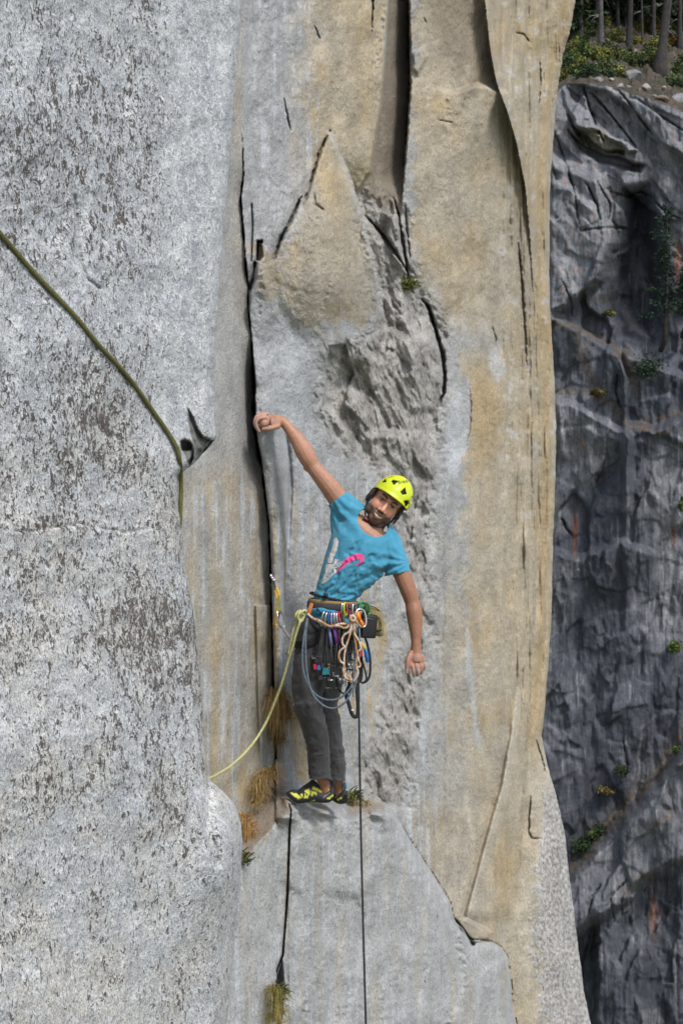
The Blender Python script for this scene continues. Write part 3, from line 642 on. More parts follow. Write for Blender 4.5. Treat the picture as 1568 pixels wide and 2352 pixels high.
def build_far():
    V1 = np.arange(0, 2800, 3.4); n = 300
    Uc = np.linspace(1080, 1900, n)
    T = (V1 - V1[0]) / (V1[-1] - V1[0])
    rv = rim_v(Uc) + 5 * fbm(Uc / 22, Uc * 0, 3, 200)
    U = np.repeat(Uc[None, :], len(V1), 0); V = rv[None, :] + (2800 - rv[None, :]) * T[:, None]
    w1 = fbm(U / 60, V / 60, 4, 210); w2 = fbm(U / 60 + 7, V / 60 + 3, 4, 214)
    Uw = U + 9 * w1; Vw = V + 9 * w2
    a = Uw * 0.75 + Vw * 0.66; b = -Uw * 0.66 + Vw * 0.75     # slabs dip down to the right
    f1, e1 = facets(a / 150.0, b / 42.0, 11, 0.9, 40.0); f2, e2 = facets((Uw + .12 * Vw) / 62.0, Vw / 170.0, 12, 1.0, 40.0); f3, e3 = facets(Uw / 19.0, Vw / 44.0, 13, 1.0, 30.0)
    f4, e4 = facets((Uw + .25 * Vw) / 95.0, Vw / 75.0, 14, 0.8, 40.0)
    top = 1 - sm(V, 400, 640); wf = fbm(U / 13, V / 13, 3, 216)
    Y = 84.0 - (U - 1400) * 0.004 - (V - 1200) * 0.0008
    Y = Y + 0.8 * fbm(U / 170, V / 260, 3, 220)
    Y = Y + top * (0.9 * f1 + .2 * f3) + (1 - top) * (0.7 * f2 + 0.25 * fbm(U / 32, V / 200, 4, 221) + .22 * f3 * sm(fbm(U / 90, V / 120, 3, 226), -.15, .45) + .25 * f4) + 0.10 * fbm(U / 15, V / 34, 4, 224)
    for pts, wd, dp in (([(1338, 196), (1350, 240), (1368, 290), (1390, 335)], 2.6, 1.6), ([(1356, 212), (1400, 262), (1440, 312), (1464, 346)], 3.0, 2.0), ([(1418, 206), (1450, 245), (1500, 312)], 2.4, 1.4), ([(1302, 262), (1318, 296), (1336, 326), (1372, 346)], 2.6, 1.6), ([(1455, 222), (1510, 262), (1568, 300), (1640, 340)], 2.2, 1.2),
                        ([(1272, 300), (1300, 380), (1318, 440), (1330, 520)], 2.4, 1.5), ([(1345, 420), (1370, 470), (1380, 520)], 2.6, 1.6), ([(1360, 400), (1400, 470), (1395, 520)], 2.4, 1.6), ([(1400, 440), (1440, 452), (1470, 440), (1500, 455)], 2.8, 1.8), ([(1330, 530), (1400, 522), (1440, 525)], 2.2, 1.4), ([(1500, 460), (1530, 490), (1568, 505)], 2.2, 1.4),
                        ([(1288, 640), (1310, 690), (1312, 730)], 2.0, 1.2), ([(1420, 850), (1412, 900), (1425, 940)], 2.4, 1.5), ([(1288, 1190), (1300, 1215), (1312, 1230)], 2.6, 1.6), ([(1430, 1700), (1440, 1760), (1425, 1800)], 2.2, 1.2), ([(1380, 2030), (1360, 2060), (1350, 2100)], 2.4, 1.6), ([(1440, 2020), (1400, 2060), (1410, 2120)], 2.2, 1.4)):
        Y = Y + .38 * dp * crack_d(U, V, pts, wd * .85, wf)
    # slab plates under the rim, with the overhang below them
    pl1 = poly_sd(Uw, Vw, [(1300, 192), (1345, 196), (1400, 215), (1470, 270), (1510, 320), (1560, 350), (1620, 420), (1620, 180), (1300, 150)]); Y = Y - 1.0 * sm(pl1, -2, 4)
    pl2 = poly_sd(Uw, Vw, [(1308, 260), (1345, 215), (1365, 285), (1385, 305), (1440, 330), (1462, 345), (1440, 352), (1380, 342), (1318, 290)]); Y = Y - 1.3 * sm(pl2, -2, 4)
    roof = poly_sd(Uw, Vw, [(1316, 290), (1380, 300), (1440, 345), (1430, 362), (1370, 345), (1332, 325)]); Y = Y + 1.4 * sm(roof, -2, 6)
    under = poly_sd(Uw, Vw, [(1305, 300), (1350, 335), (1440, 365), (1480, 380), (1470, 400), (1380, 375), (1330, 350)]); Y = Y + 1.8 * sm(under, -4, 10)
    # dark recess and the buttresses either side
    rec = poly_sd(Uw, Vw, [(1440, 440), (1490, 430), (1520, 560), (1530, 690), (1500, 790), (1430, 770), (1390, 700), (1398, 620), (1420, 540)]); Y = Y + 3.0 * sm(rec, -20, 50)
    Y = Y - 2.0 * sm(poly_sd(Uw, Vw, [(1240, 330), (1390, 400), (1420, 560), (1390, 650), (1300, 720), (1240, 760)]), -4, 30)
    # ledges
    def ledge(pts, d, w): 
        us = [p[0] for p in pts]; lv = np.interp(U, us, [p[1] for p in pts]) + 6 * w1
        return -0.6 * d * sm(V, lv, lv + 2.5 * w) * sm(U, us[0] - 10, us[0] + 10) * (1 - sm(U, us[-1] - 10, us[-1] + 10)) * np.exp(-np.clip(V - lv, 0, 999) / 160.0)
    for pts, d, w in (([(1240, 700), (1330, 740), (1420, 800), (1440, 860)], 3.0, 10), ([(1240, 900), (1300, 905), (1400, 960), (1450, 985)], 3.0, 10), ([(1430, 960), (1500, 975), (1568, 940), (1700, 900)], 3.0, 10),
                      ([(1430, 800), (1480, 820), (1568, 850), (1700, 870)], 2.6, 8), ([(1240, 1245), (1330, 1270), (1420, 1230), (1500, 1260)], 2.0, 8)):
        Y = Y + ledge(pts, d, w)
    # big diagonal ramp, lower right: rock below it stands well forward
    rl = np.interp(U, [1200, 1300, 1360, 1430, 1500, 1568, 1700], [2130, 1985, 1925, 1850, 1780, 1690, 1540]) + 12 * w2
    Y = Y - 5.0 * sm(V, rl, rl + 60)
    rd = np.interp(U, [1200, 1320, 1420, 1500, 1568, 1700], [2300, 2130, 2060, 1990, 1960, 1900]) + 12 * w1
    Y = Y + 3.0 * sm(V, rd, rd + 40) 
    bk = poly_sd(Uw, Vw, [(1360, 2080), (1470, 2040), (1500, 2400), (1520, 2800), (1350, 2800)]); Y = Y - 2.0 * sm(bk, -4, 20)
    # colour
    stk = fbm(U / 7.0, V / 150.0, 4, 230); stk2 = fbm(U / 18.0, V / 260.0, 3, 234); bl = fbm(U / 24, V / 30, 4, 238); n1 = fbm(U / 110, V / 140, 3, 242)
    B = lambda c: np.broadcast_to(c, U.shape + (3,))
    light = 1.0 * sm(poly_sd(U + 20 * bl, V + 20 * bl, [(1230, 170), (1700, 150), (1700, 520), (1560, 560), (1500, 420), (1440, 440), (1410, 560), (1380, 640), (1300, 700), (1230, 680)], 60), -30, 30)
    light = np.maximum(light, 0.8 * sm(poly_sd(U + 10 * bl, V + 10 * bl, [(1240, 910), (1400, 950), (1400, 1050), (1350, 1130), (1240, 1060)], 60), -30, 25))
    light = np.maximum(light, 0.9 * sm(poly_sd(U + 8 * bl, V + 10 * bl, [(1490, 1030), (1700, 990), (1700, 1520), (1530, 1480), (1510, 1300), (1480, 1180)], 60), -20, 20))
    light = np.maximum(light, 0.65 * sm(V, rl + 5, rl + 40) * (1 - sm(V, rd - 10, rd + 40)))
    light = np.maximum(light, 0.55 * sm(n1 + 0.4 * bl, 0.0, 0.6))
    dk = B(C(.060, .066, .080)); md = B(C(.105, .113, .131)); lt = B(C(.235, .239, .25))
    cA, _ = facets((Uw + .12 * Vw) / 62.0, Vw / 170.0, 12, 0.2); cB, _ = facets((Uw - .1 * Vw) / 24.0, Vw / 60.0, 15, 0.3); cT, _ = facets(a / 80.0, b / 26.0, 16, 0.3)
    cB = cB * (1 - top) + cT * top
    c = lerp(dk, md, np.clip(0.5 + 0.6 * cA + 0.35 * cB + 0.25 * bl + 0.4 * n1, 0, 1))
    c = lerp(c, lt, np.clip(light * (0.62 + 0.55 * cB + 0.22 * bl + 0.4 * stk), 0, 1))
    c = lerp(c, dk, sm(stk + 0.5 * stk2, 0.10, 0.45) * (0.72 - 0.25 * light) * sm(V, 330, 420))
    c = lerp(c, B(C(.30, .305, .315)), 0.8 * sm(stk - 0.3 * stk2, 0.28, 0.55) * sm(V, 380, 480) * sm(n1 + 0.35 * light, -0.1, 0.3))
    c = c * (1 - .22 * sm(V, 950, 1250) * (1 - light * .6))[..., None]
    _, eB = facets((Uw - .1 * Vw) / 24.0, Vw / 60.0, 15, 0.3); _, eT = facets(a / 80.0, b / 26.0, 16, 0.3)
    ln = np.maximum(np.exp(-(eB / .045) ** 2) * (1 - top), np.exp(-(eT / .05) ** 2) * top) * sm(w1 + .5 * wf, -.1, .35); c = lerp(c, B(C(.030, .034, .043)), .6 * ln)
    org = sm(fbm(U / 7, V / 40, 3, 250) + 0.25 * light, 0.66, 0.80) * light * (1 - sm(V, 760, 900)); c = lerp(c, B(C(.33, .13, .075)), org * 0.55)
    for (u, v, w, h) in ((1318, 1240, 4, 35), (1322, 1210, 4, 30), (1335, 1020, 5, 10), (1545, 1230, 4, 30), (1500, 2100, 8, 40), (1555, 600, 8, 50)):
        c = lerp(c, B(C(.30, .12, .07)), 0.7 * np.exp(-((U - u + 5 * bl) / w) ** 2 - ((V - v) / h) ** 2))
    c = lerp(c, B(C(.20, .185, .14)), 0.85 * sm(roof, -4, 4))
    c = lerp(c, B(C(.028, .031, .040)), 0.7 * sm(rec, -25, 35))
    # rust-brown grass and soil along ledges and the ramp
    veg = np.zeros_like(U)
    for pts, w, aa in (([(1270, 740), (1330, 755), (1400, 790), (1440, 830), (1450, 880)], 9, .8), ([(1270, 905), (1330, 895), (1400, 930), (1450, 985), (1568, 940)], 7, .9), ([(1330, 760), (1345, 850), (1370, 890)], 14, .7), ([(1465, 970), (1500, 1000), (1540, 985)], 6, .8),
                       ([(1330, 1985), (1370, 1925), (1430, 1855), (1500, 1785), (1568, 1690), (1700, 1540)], 17, 1.0), ([(1310, 2000), (1360, 1960)], 14, .9), ([(1440, 800), (1450, 850), (1470, 905)], 5, .8), ([(1500, 1900), (1540, 1870)], 10, .7), ([(1430, 2050), (1480, 2010)], 14, .6), ([(1290, 680), (1400, 690)], 8, .4)):
        veg = np.maximum(veg, aa * np.exp(-(line_d(U + 10 * bl, V + 12 * bl, pts, 60) / w) ** 2))
    veg = np.clip(veg * (0.55 + 1.3 * fbm(U / 9, V / 9, 4, 254)), 0, .9)
    c = lerp(c, lerp(B(C(.07, .062, .034)), B(C(.16, .092, .05)), np.clip(0.5 + 1.2 * fbm(U / 12, V / 10, 3, 258), 0, 1)), veg)
    c = np.clip(c * (1 + 0.12 * bl)[..., None], 0.01, 0.8)
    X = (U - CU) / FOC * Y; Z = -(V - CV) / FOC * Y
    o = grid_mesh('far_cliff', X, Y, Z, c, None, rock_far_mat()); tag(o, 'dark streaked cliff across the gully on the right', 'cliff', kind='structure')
    # slope above the rim
    m = 110
    S = np.linspace(0, 1, m) ** 1.2
    Ys = Y[0][None, :] + 110 * S[:, None]
    Zs = Z[0][None, :] + 62 * S[:, None] + 0.5 * fbm(U[:1] / 18 + S[:, None] * 0, S[:, None] * 60, 4, 260) * sm(S, 0.0, 0.03)[:, None]
    Xs = (U[:1] - CU) / FOC * Ys
    k = Nd('forest_soil'); tc = k.n('ShaderNodeTexCoord').outputs['Object']
    s1 = k.ramp(k.noise(tc, 0.9, 6, 0.65), [(0.32, (0.03, 0.034, 0.018)), (0.5, (0.065, 0.052, 0.034)), (0.66, (0.13, 0.105, 0.083))])
    s2 = k.ramp(k.noise(tc, 5.0, 4, 0.6), [(0.3, 0.6), (0.7, 1.4)])
    k.l(k.mix(1.0, s1, s2, 'MULTIPLY'), k.b.inputs['Base Color']); k.b.inputs['Roughness'].default_value = 0.95
    k.bump(k.noise(tc, 3.0, 5, 0.65), 0.8, 0.4)
    s = grid_mesh('forest_slope', Xs, Ys, Zs, mat=k.m); tag(s, 'brown wooded slope above the far cliff', 'hillside', kind='structure')
    rimY = Y[0]; rimZ = Z[0]
    def ground(u, sl):            # point on the slope: chart column u, fraction sl up it
        y = np.interp(u, Uc, rimY) + 110 * sl; z = np.interp(u, Uc, rimZ) + 62 * sl
        return Vector(((u - CU) / FOC * y, y, z))
    def ground_uv(u, v):          # slope point seen at chart (u, v)
        for s_ in np.linspace(0, 1, 400):
            p = ground(u, s_)
            if CV - p.z / p.y * FOC <= v: return p
        return ground(u, 1.0)
    def face(u, v):               # point of the dark cliff at chart (u, v)
        i = int(np.argmin(np.abs(Uc - u))); j = int(np.argmin(np.abs(V[:, i] - v)))
        return Vector((X[j, i], Y[j, i], Z[j, i]))
    return ground_uv, face
slope_at, far_at = build_far()

leaf_mat = attr_mat('leaves', 0.75, 0.15, 9.0, spec=0.2)
bark_mat = simple_mat('bark', (0.035, 0.030, 0.028), 0.95, var=0.5, scale=5.0, bump=0.8)
barkg_mat = simple_mat('grey_bark', (0.075, 0.068, 0.065), 0.95, var=0.45, scale=5.0, bump=0.8)
dead_mat = simple_mat('dead_branch', (0.22, 0.20, 0.18), 0.95, var=0.3, scale=8.0)
bould_mat = None

def leaf_mesh(name, cen, size, cols, parent, flat=0.5, lw=0.5):
    """many small leaf faces; cen (n,3), size (n), cols (n,3)"""
    n = len(cen)
    d = rng.normal(size=(n, 3)); d[:, 2] *= flat; d /= np.linalg.norm(d, axis=1)[:, None]
    e = rng.normal(size=(n, 3)); e -= d * (d * e).sum(1)[:, None]; e /= np.linalg.norm(e, axis=1)[:, None]
    a = d * size[:, None]; b = e * size[:, None] * lw
    co = np.stack([cen - a, cen + b * 0.9, cen + a, cen - b * 0.9], 1).reshape(-1, 3).astype(np.float32)
    me = bpy.data.meshes.new(name)
    me.vertices.add(4 * n); me.vertices.foreach_set('co', co.ravel())
    me.loops.add(4 * n); me.loops.foreach_set('vertex_index', np.arange(4 * n, dtype=np.int32))
    me.polygons.add(n); me.polygons.foreach_set('loop_start', np.arange(0, 4 * n, 4, dtype=np.int32)); me.update(calc_edges=True)
    at_ = me.attributes.new('col', 'FLOAT_COLOR', 'POINT')
    c = np.ones((4 * n, 4), np.float32); c[:, :3] = np.repeat(np.clip(cols, 0, 1), 4, 0); at_.data.foreach_set('color', c.ravel())
    me.materials.append(leaf_mat)
    o = bpy.data.objects.new(name, me); col.objects.link(o)
    if parent: o.parent = parent
    return o

def tube_data(pts, rad, n=8, caps=True, flat=None):
    """tube through points; flat=(normal, ratio) makes a tape"""
    P = [Vector(p) for p in pts]; m = len(P)
    if not hasattr(rad, '__len__'): rad = [rad] * m
    vs, fs = [], []
    up = None
    for i in range(m):
        t = (P[min(i + 1, m - 1)] - P[max(i - 1, 0)])
        t = t.normalized() if t.length > 1e-9 else Vector((0, 0, 1))
        if up is None:
            up = Vector((0, -1, 0)) if abs(t.y) < 0.9 else Vector((0, 0, 1))
        x = (up - t * up.dot(t))
        if x.length < 1e-6: x = t.orthogonal()
        x.normalize(); y = t.cross(x); up = x
        for k in range(n):
            an = 2 * math.pi * k / n
            ca, sa = math.cos(an), math.sin(an)
            if flat: ca *= flat
            vs.append(P[i] + (x * ca + y * sa) * rad[i])
    for i in range(m - 1):
        for k in range(n):
            k2 = (k + 1) % n
            fs.append((i * n + k, i * n + k2, (i + 1) * n + k2, (i + 1) * n + k))
    if caps:
        fs.append(tuple(range(n))[::-1]); fs.append(tuple(range((m - 1) * n, m * n)))
    return vs, fs

def smooth_pts(pts, k=6):         # Catmull-Rom through points
    P = [Vector(p) for p in pts]; out = []
    for i in range(len(P) - 1):
        a = P[max(i - 1, 0)]; b = P[i]; c = P[i + 1]; d = P[min(i + 2, len(P) - 1)]
        for j in range(k):
            t = j / k
            out.append(0.5 * ((2 * b) + (c - a) * t + (2 * a - 5 * b + 4 * c - d) * t * t + (3 * b - a - 3 * c + d) * t * t * t))
    out.append(P[-1]); return out

class MB:                         # collects pieces into one mesh
    def __init__(s): s.v = []; s.f = []
    def add(s, vf):
        o = len(s.v); s.v += vf[0]; s.f += [tuple(i + o for i in f) for f in vf[1]]; return s
    def tube(s, pts, rad, n=8, k=0, flat=None, caps=True):
        if k:
            m = len(pts); sp = smooth_pts(pts, k)
            if hasattr(rad, '__len__'): rad = list(np.interp(np.linspace(0, m - 1, len(sp)), range(m), rad))
            pts = sp
        return s.add(tube_data(pts, rad, n, caps, flat))
    def ell(s, c, r, rot=None, nu=14, nv=10):
        c = Vector(c); vs = []; fs = []
        for i in range(nv + 1):
            th = math.pi * i / nv
            for j in range(nu):
                ph = 2 * math.pi * j / nu
                p = Vector((r[0] * math.sin(th) * math.cos(ph), r[1] * math.sin(th) * math.sin(ph), r[2] * math.cos(th)))
                if rot is not None: p = rot @ p
                vs.append(c + p)
        for i in range(nv):
            for j in range(nu):
                j2 = (j + 1) % nu
                fs.append((i * nu + j, (i + 1) * nu + j, (i + 1) * nu + j2, i * nu + j2))
        return s.add((vs, fs))
    def box(s, c, h, rot=None):
        c = Vector(c); vs = []
        for x in (-1, 1):
            for y in (-1, 1):
                for z in (-1, 1):
                    p = Vector((x * h[0], y * h[1], z * h[2]))
                    vs.append(c + (rot @ p if rot is not None else p))
        return s.add((vs, [(0, 1, 3, 2), (4, 6, 7, 5), (0, 4, 5, 1), (2, 3, 7, 6), (0, 2, 6, 4), (1, 5, 7, 3)]))
    def obj(s, name, mat=None, parent=None, smooth=True, origin=None):
        o = mesh_obj(name, s.v, s.f, mat, None, smooth)
        if parent is not None: adopt(o, parent)
        return o

def adopt(o, parent):             # parent without moving the world-space mesh
    o.parent = parent
    m = Matrix.Identity(4); q = parent; chain = []
    while q is not None: chain.append(q); q = q.parent
    for q in reversed(chain):
        m = m @ (q.matrix_parent_inverse if q.parent else Matrix.Identity(4)) @ Matrix.LocRotScale(q.location, q.rotation_euler, q.scale)
    o.matrix_parent_inverse = m.inverted()
    return o

def shrub(pos, rx, rz, base, label, group, n=700, leaf=0.075, cat='shrub', name='shrub', yel=0.5, clumps=14):
    root = empty(name, pos); tag(root, label, cat, group)
    cc = rng.normal(size=(clumps, 3)); cc /= np.linalg.norm(cc, axis=1)[:, None]; cc *= (rng.random(clumps) ** 0.5)[:, None]
    cc[:, 2] = np.abs(cc[:, 2]) * 1.1 - 0.05
    cc *= np.array([rx, rx, rz]) * 0.8; sh = rng.random(clumps)
    idx = rng.integers(0, clumps, n)
    p = rng.normal(size=(n, 3)) * np.array([rx, rx, rz]) * 0.22 + cc[idx]
    base = np.array(base)
    cl = base[None] * (0.65 + 0.8 * sh[idx][:, None]) * (0.75 + 0.5 * rng.random((n, 1)))
    cl = cl + (sh[idx] > 1 - yel * 0.5)[:, None] * np.array([0.06, 0.05, 0.0])
    leaf_mesh('foliage', p, leaf * (0.6 + 0.8 * rng.random(n)), cl, root, 0.7)
    mb = MB()
    for i in range(5):
        q = cc[i]; mb.tube([(0, 0, -rz * 0.25), (q[0] * .5, q[1] * .5, q[2] * .45), tuple(q)], [0.03 * rx + 0.008, 0.02 * rx + 0.005, 0.006], 5)
    s = mb.obj('stem', bark_mat); s.parent = root
    return root

def forest_tree(u, v, wF, lean, h, crown0, label, group, mat, col0, nleaf=1500, rcrown=2.2, snags=4, leaf=.16):
    p = slope_at(u, v); root = empty('conifer_tree', p); tag(root, label, 'tree', group)
    r = wF / 2 / FOC * p.y
    pts, rad = [], []
    for i in range(9):
        t = i / 8; pts.append((lean * h * t + 0.08 * math.sin(3 * t + u), 0, -0.8 + (h + .8) * t)); rad.append(r * (1.0 + 0.9 * math.exp(-t * 26)) * (1 - 0.8 * t))
    mb = MB(); mb.tube(pts, rad, 12, k=2); t_ = mb.obj('trunk', mat); t_.parent = root
    for i in range(snags):
        z = random.uniform(0.12, 0.42) * h; a = random.uniform(0, 6.28); L = random.uniform(0.6, 1.8)
        x0 = lean * z
        s = MB(); s.tube([(x0, 0, z), (x0 + L * 0.6 * math.cos(a), L * .6 * math.sin(a), z - 0.1), (x0 + L * math.cos(a), L * math.sin(a), z - 0.4)], [0.035, 0.02, 0.008], 5)
        o = s.obj('dead_branch', dead_mat); o.parent = root
    n = nleaf; t = rng.random(n) ** 0.9; nb = max(12, int(h * 2)); bi = rng.integers(0, nb, n)
    bz = crown0 * h + (1 - crown0) * h * (np.arange(nb) + rng.random(nb)) / nb; ba = rng.random(nb) * 6.283; bs = rng.random(nb)
    rr = rcrown * (1.05 - (bz / h - crown0) / (1 - crown0)) * (0.6 + 0.5 * bs)
    d = t * rr[bi]
    q = np.stack([lean * bz[bi] + d * np.cos(ba[bi]), d * np.sin(ba[bi]), bz[bi] - 0.22 * d * d / rcrown], 1) + rng.normal(size=(n, 3)) * np.array([.16, .16, .10]) * (0.6 + t[:, None])
    cl = np.array(col0)[None] * (0.6 + 0.7 * bs[bi][:, None]) * (0.7 + 0.6 * rng.random((n, 1)))
    leaf_mesh('crown', q, leaf * (0.6 + 0.8 * rng.random(n)), cl, root, 0.5, 0.45)
    return root

_seen = {}
def near_trunk(u, v):
    tr = [(1316, 'trunk by the arete'), (1378, 'grey trunk'), (1446, 'leaning trunk'), (1472, 'thinnest trunk'), (1497, 'trunk beside the thickest'), (1524, 'thickest trunk'), (1562, 'trunk at the right edge')]
    t = min(tr, key=lambda q: abs(q[0] - u)); d = u - t[0]
    side = 'right behind' if abs(d) < 7 else ('left of' if d < 0 else 'right of')
    return side + ' the ' + t[1]
def uniq(s):
    k = _seen.get(s, 0); _seen[s] = k + 1
    return s + ('', ', upslope', ', farthest', ', half hidden', ', lowest', ', smallest')[min(k, 5)]
G1 = 'conifers on the slope above the far cliff'
for (u, v, w, ln, h, c0, lab, m) in (
        (1378, 121, 12, -0.003, 17, .42, 'straight grey conifer trunk left of the leaning one on the far slope', barkg_mat),
        (1442, 112, 13, 0.055, 18, .45, 'dark conifer with flared base leaning right in the middle of the far slope', bark_mat),
        (1513, 166, 23, 0.115, 19, .45, 'thickest black conifer trunk at the far right, hung with pale dead twigs', bark_mat),
        (1316, 64, 12, 0.01, 17, .38, 'dark conifer trunk right behind the top of the tan arete', bark_mat),
        (1472, 98, 6, -0.01, 13, .38, 'thinnest dark conifer trunk on the far slope', bark_mat),
        (1497, 97, 10, 0.01, 15, .30, 'dark conifer trunk between the thin one and the thickest one', bark_mat),
        (1562, 110, 11, 0.01, 16, .33, 'dark conifer trunk cut by the right edge of the view', bark_mat)):
    forest_tree(u, v, w, ln, h, c0, lab, G1, m, (0.045, 0.062, 0.03), snags=9 if w > 20 else 3)
for i in range(17):
    u = 1285 + 22 * (i % 14) + random.uniform(-8, 8); v = random.uniform(48, 92) if i < 14 else random.uniform(20, 50)
    forest_tree(u, v, random.uniform(7, 11), random.uniform(-.02, .02), random.uniform(10, 15), random.uniform(.03, .14),
                uniq('dark young conifer in the far wood ' + near_trunk(u, v)), 'young conifers deep in the far wood', bark_mat, random.choice([(0.04, 0.062, 0.028), (0.03, 0.045, 0.026), (0.06, 0.078, 0.03)]), 2400, 2.1, 0, .24)

YG = (0.125, 0.135, 0.04); GR = (0.065, 0.095, 0.035); DG = (0.04, 0.068, 0.035); OR = (0.20, 0.105, 0.03)
for (u, v, r, h, c, lab) in (
        (1332, 98, 20, 18, GR, 'green shrub beside the tan arete, left of the grey trunk'), (1336, 62, 30, 48, GR, 'tall leafy green shrub behind the tan arete top'), (1311, 142, 22, 26, (0.085, 0.125, 0.04), 'bright green shrub nearest the tan arete'),
        (1336, 160, 20, 20, GR, 'green shrub above the boulders by the arete'), (1364, 164, 17, 13, GR, 'low green shrub left of the grey boulder'), (1396, 170, 18, 16, DG, 'dark green shrub just left of the broad grey boulder'),
        (1414, 84, 25, 28, YG, 'yellow green shrub between the two middle trunks'), (1403, 122, 24, 18, GR, 'green shrub below the yellow green one'), (1440, 140, 30, 18, (0.10, 0.12, 0.05), 'wide olive shrub at the foot of the leaning trunk'),
        (1492, 126, 24, 22, GR, 'green shrub left of the thickest trunk'), (1478, 146, 26, 16, (0.09, 0.105, 0.05), 'olive shrub above the broad grey boulder'), (1545, 186, 28, 26, (0.07, 0.11, 0.05), 'large green shrub at right edge above the rim'),
        (1557, 160, 20, 30, GR, 'green shrub to the right of the thickest trunk'), (1288, 178, 17, 22, YG, 'yellowish shrub clinging to the rim by the arete'), (1461, 97, 13, 13, (0.15, 0.14, 0.03), 'small yellow shrub right of the leaning trunk'),
        (1514, 72, 18, 20, OR, 'rust orange shrub deep in the wood'), (1484, 62, 14, 18, OR, 'small orange shrub left of the rust orange one'), (1545, 95, 16, 18, (0.13, 0.085, 0.03), 'brownish shrub behind the thickest trunk'),
        (1372, 40, 18, 34, (0.085, 0.10, 0.045), 'olive sapling behind the grey trunk'), (1425, 30, 22, 40, (0.06, 0.08, 0.035), 'dark olive sapling behind the leaning trunk')):
    p = slope_at(u, v + h * 0.25); s = p.y / FOC
    shrub(p, r * s, h * s, c, lab, 'shrubs on the far slope', n=1100, leaf=.085)

for i in range(38):
    u = 1288 + (i % 26) * 11.3 + random.uniform(-5, 5); v = (random.choice((30, 60, 88, 112, 136)) if i < 26 else random.choice((130, 150, 170))) + random.uniform(-8, 8); rr_ = random.uniform(17, 30); hh_ = random.uniform(18, 36)
    p = slope_at(u, v + hh_ * .25); s = p.y / FOC
    ci_ = random.choice([('green', GR), ('dark green', DG), ('olive', (0.075, 0.09, 0.04)), ('yellow green', YG)])
    shrub(p, rr_ * s, hh_ * s, ci_[1], uniq(ci_[0] + (' low bush' if hh_ < 26 else ' tall bush') + (' near the rim ' if v > 120 else ' under the trees ') + near_trunk(u, v)), 'undergrowth of the far wood', n=1100, leaf=.10, name='undergrowth_bush')

def boulder(pos, w, d, h, c, label, group, seed):
    k = bould_mats[c]
    vs, fs = MB().ell((0, 0, 0), (1, 1, 1), None, 16, 10).v, MB().ell((0, 0, 0), (1, 1, 1), None, 16, 10).f
    r = np.random.default_rng(seed); pln = r.normal(size=(9, 3)); pln /= np.linalg.norm(pln, axis=1)[:, None]; off = 0.55 + 0.35 * r.random(9)
    out = []
    for v in vs:
        q = np.array(v)
        for a, b in zip(pln, off):
            e = q @ a - b
            if e > 0: q = q - a * e
        out.append((q[0] * w, q[1] * d, q[2] * h))
    o = mesh_obj('boulder', out, fs, k, None, False); o.location = pos; o.rotation_euler = (0, 0, r.random() * 6)
    o.scale = (1, 1, 1); tag(o, label, 'boulder', group); return o
bould_mats = {'g': simple_mat('grey_boulder', (0.22, 0.22, 0.225), 0.9, var=0.45, scale=2.5, bump=0.6), 'w': simple_mat('pale_boulder', (0.30, 0.28, 0.26), 0.9, var=0.3, scale=2.5, bump=0.6), 'b': simple_mat('brown_boulder', (0.15, 0.11, 0.09), 0.9, var=0.35, scale=2.5, bump=0.6)}
for i, (u, v, w, h, c, lab) in enumerate((
        (1447, 180, 34, 17, 'g', 'broadest grey boulder on the far rim, below the leaning trunk'), (1373, 187, 14, 9, 'g', 'rounded grey boulder on the rim below the low shrub'), (1484, 203, 15, 12, 'w', 'pale boulder with rust stain on the rim'),
        (1404, 184, 9, 6, 'w', 'small pale boulder left of the broadest one'), (1423, 200, 13, 8, 'g', 'grey boulder in front of the broadest one'), (1518, 230, 20, 10, 'b', 'brown flat boulder at the right of the rim'),
        (1561, 233, 26, 16, 'g', 'big grey boulder cut by the right edge of the view'), (1443, 203, 8, 6, 'w', 'small pale boulder right below the broadest one'), (1334, 172, 9, 6, 'w', 'small pale boulder under the green shrubs by the arete'),
        (1315, 172, 8, 5, 'g', 'small grey boulder nearest the tan arete'), (1466, 210, 8, 7, 'b', 'rust brown stone left of the pale stained boulder'), (1524, 205, 9, 6, 'w', 'pale stone below the large green shrub'),
        (1502, 222, 8, 6, 'g', 'grey stone between the pale and brown boulders'), (1392, 150, 9, 5, 'w', 'pale stone among shrubs below the grey trunk'), (1455, 118, 10, 5, 'w', 'pale stone right at the foot of the leaning trunk'), (1380, 152, 7, 4, 'w', 'small pale stone beside the shrubs left of centre'))):
    p = slope_at(u, v); s = p.y / FOC
    boulder(p, w * s, w * s * 0.8, h * s, c, lab, 'boulders along the far rim', 40 + i)

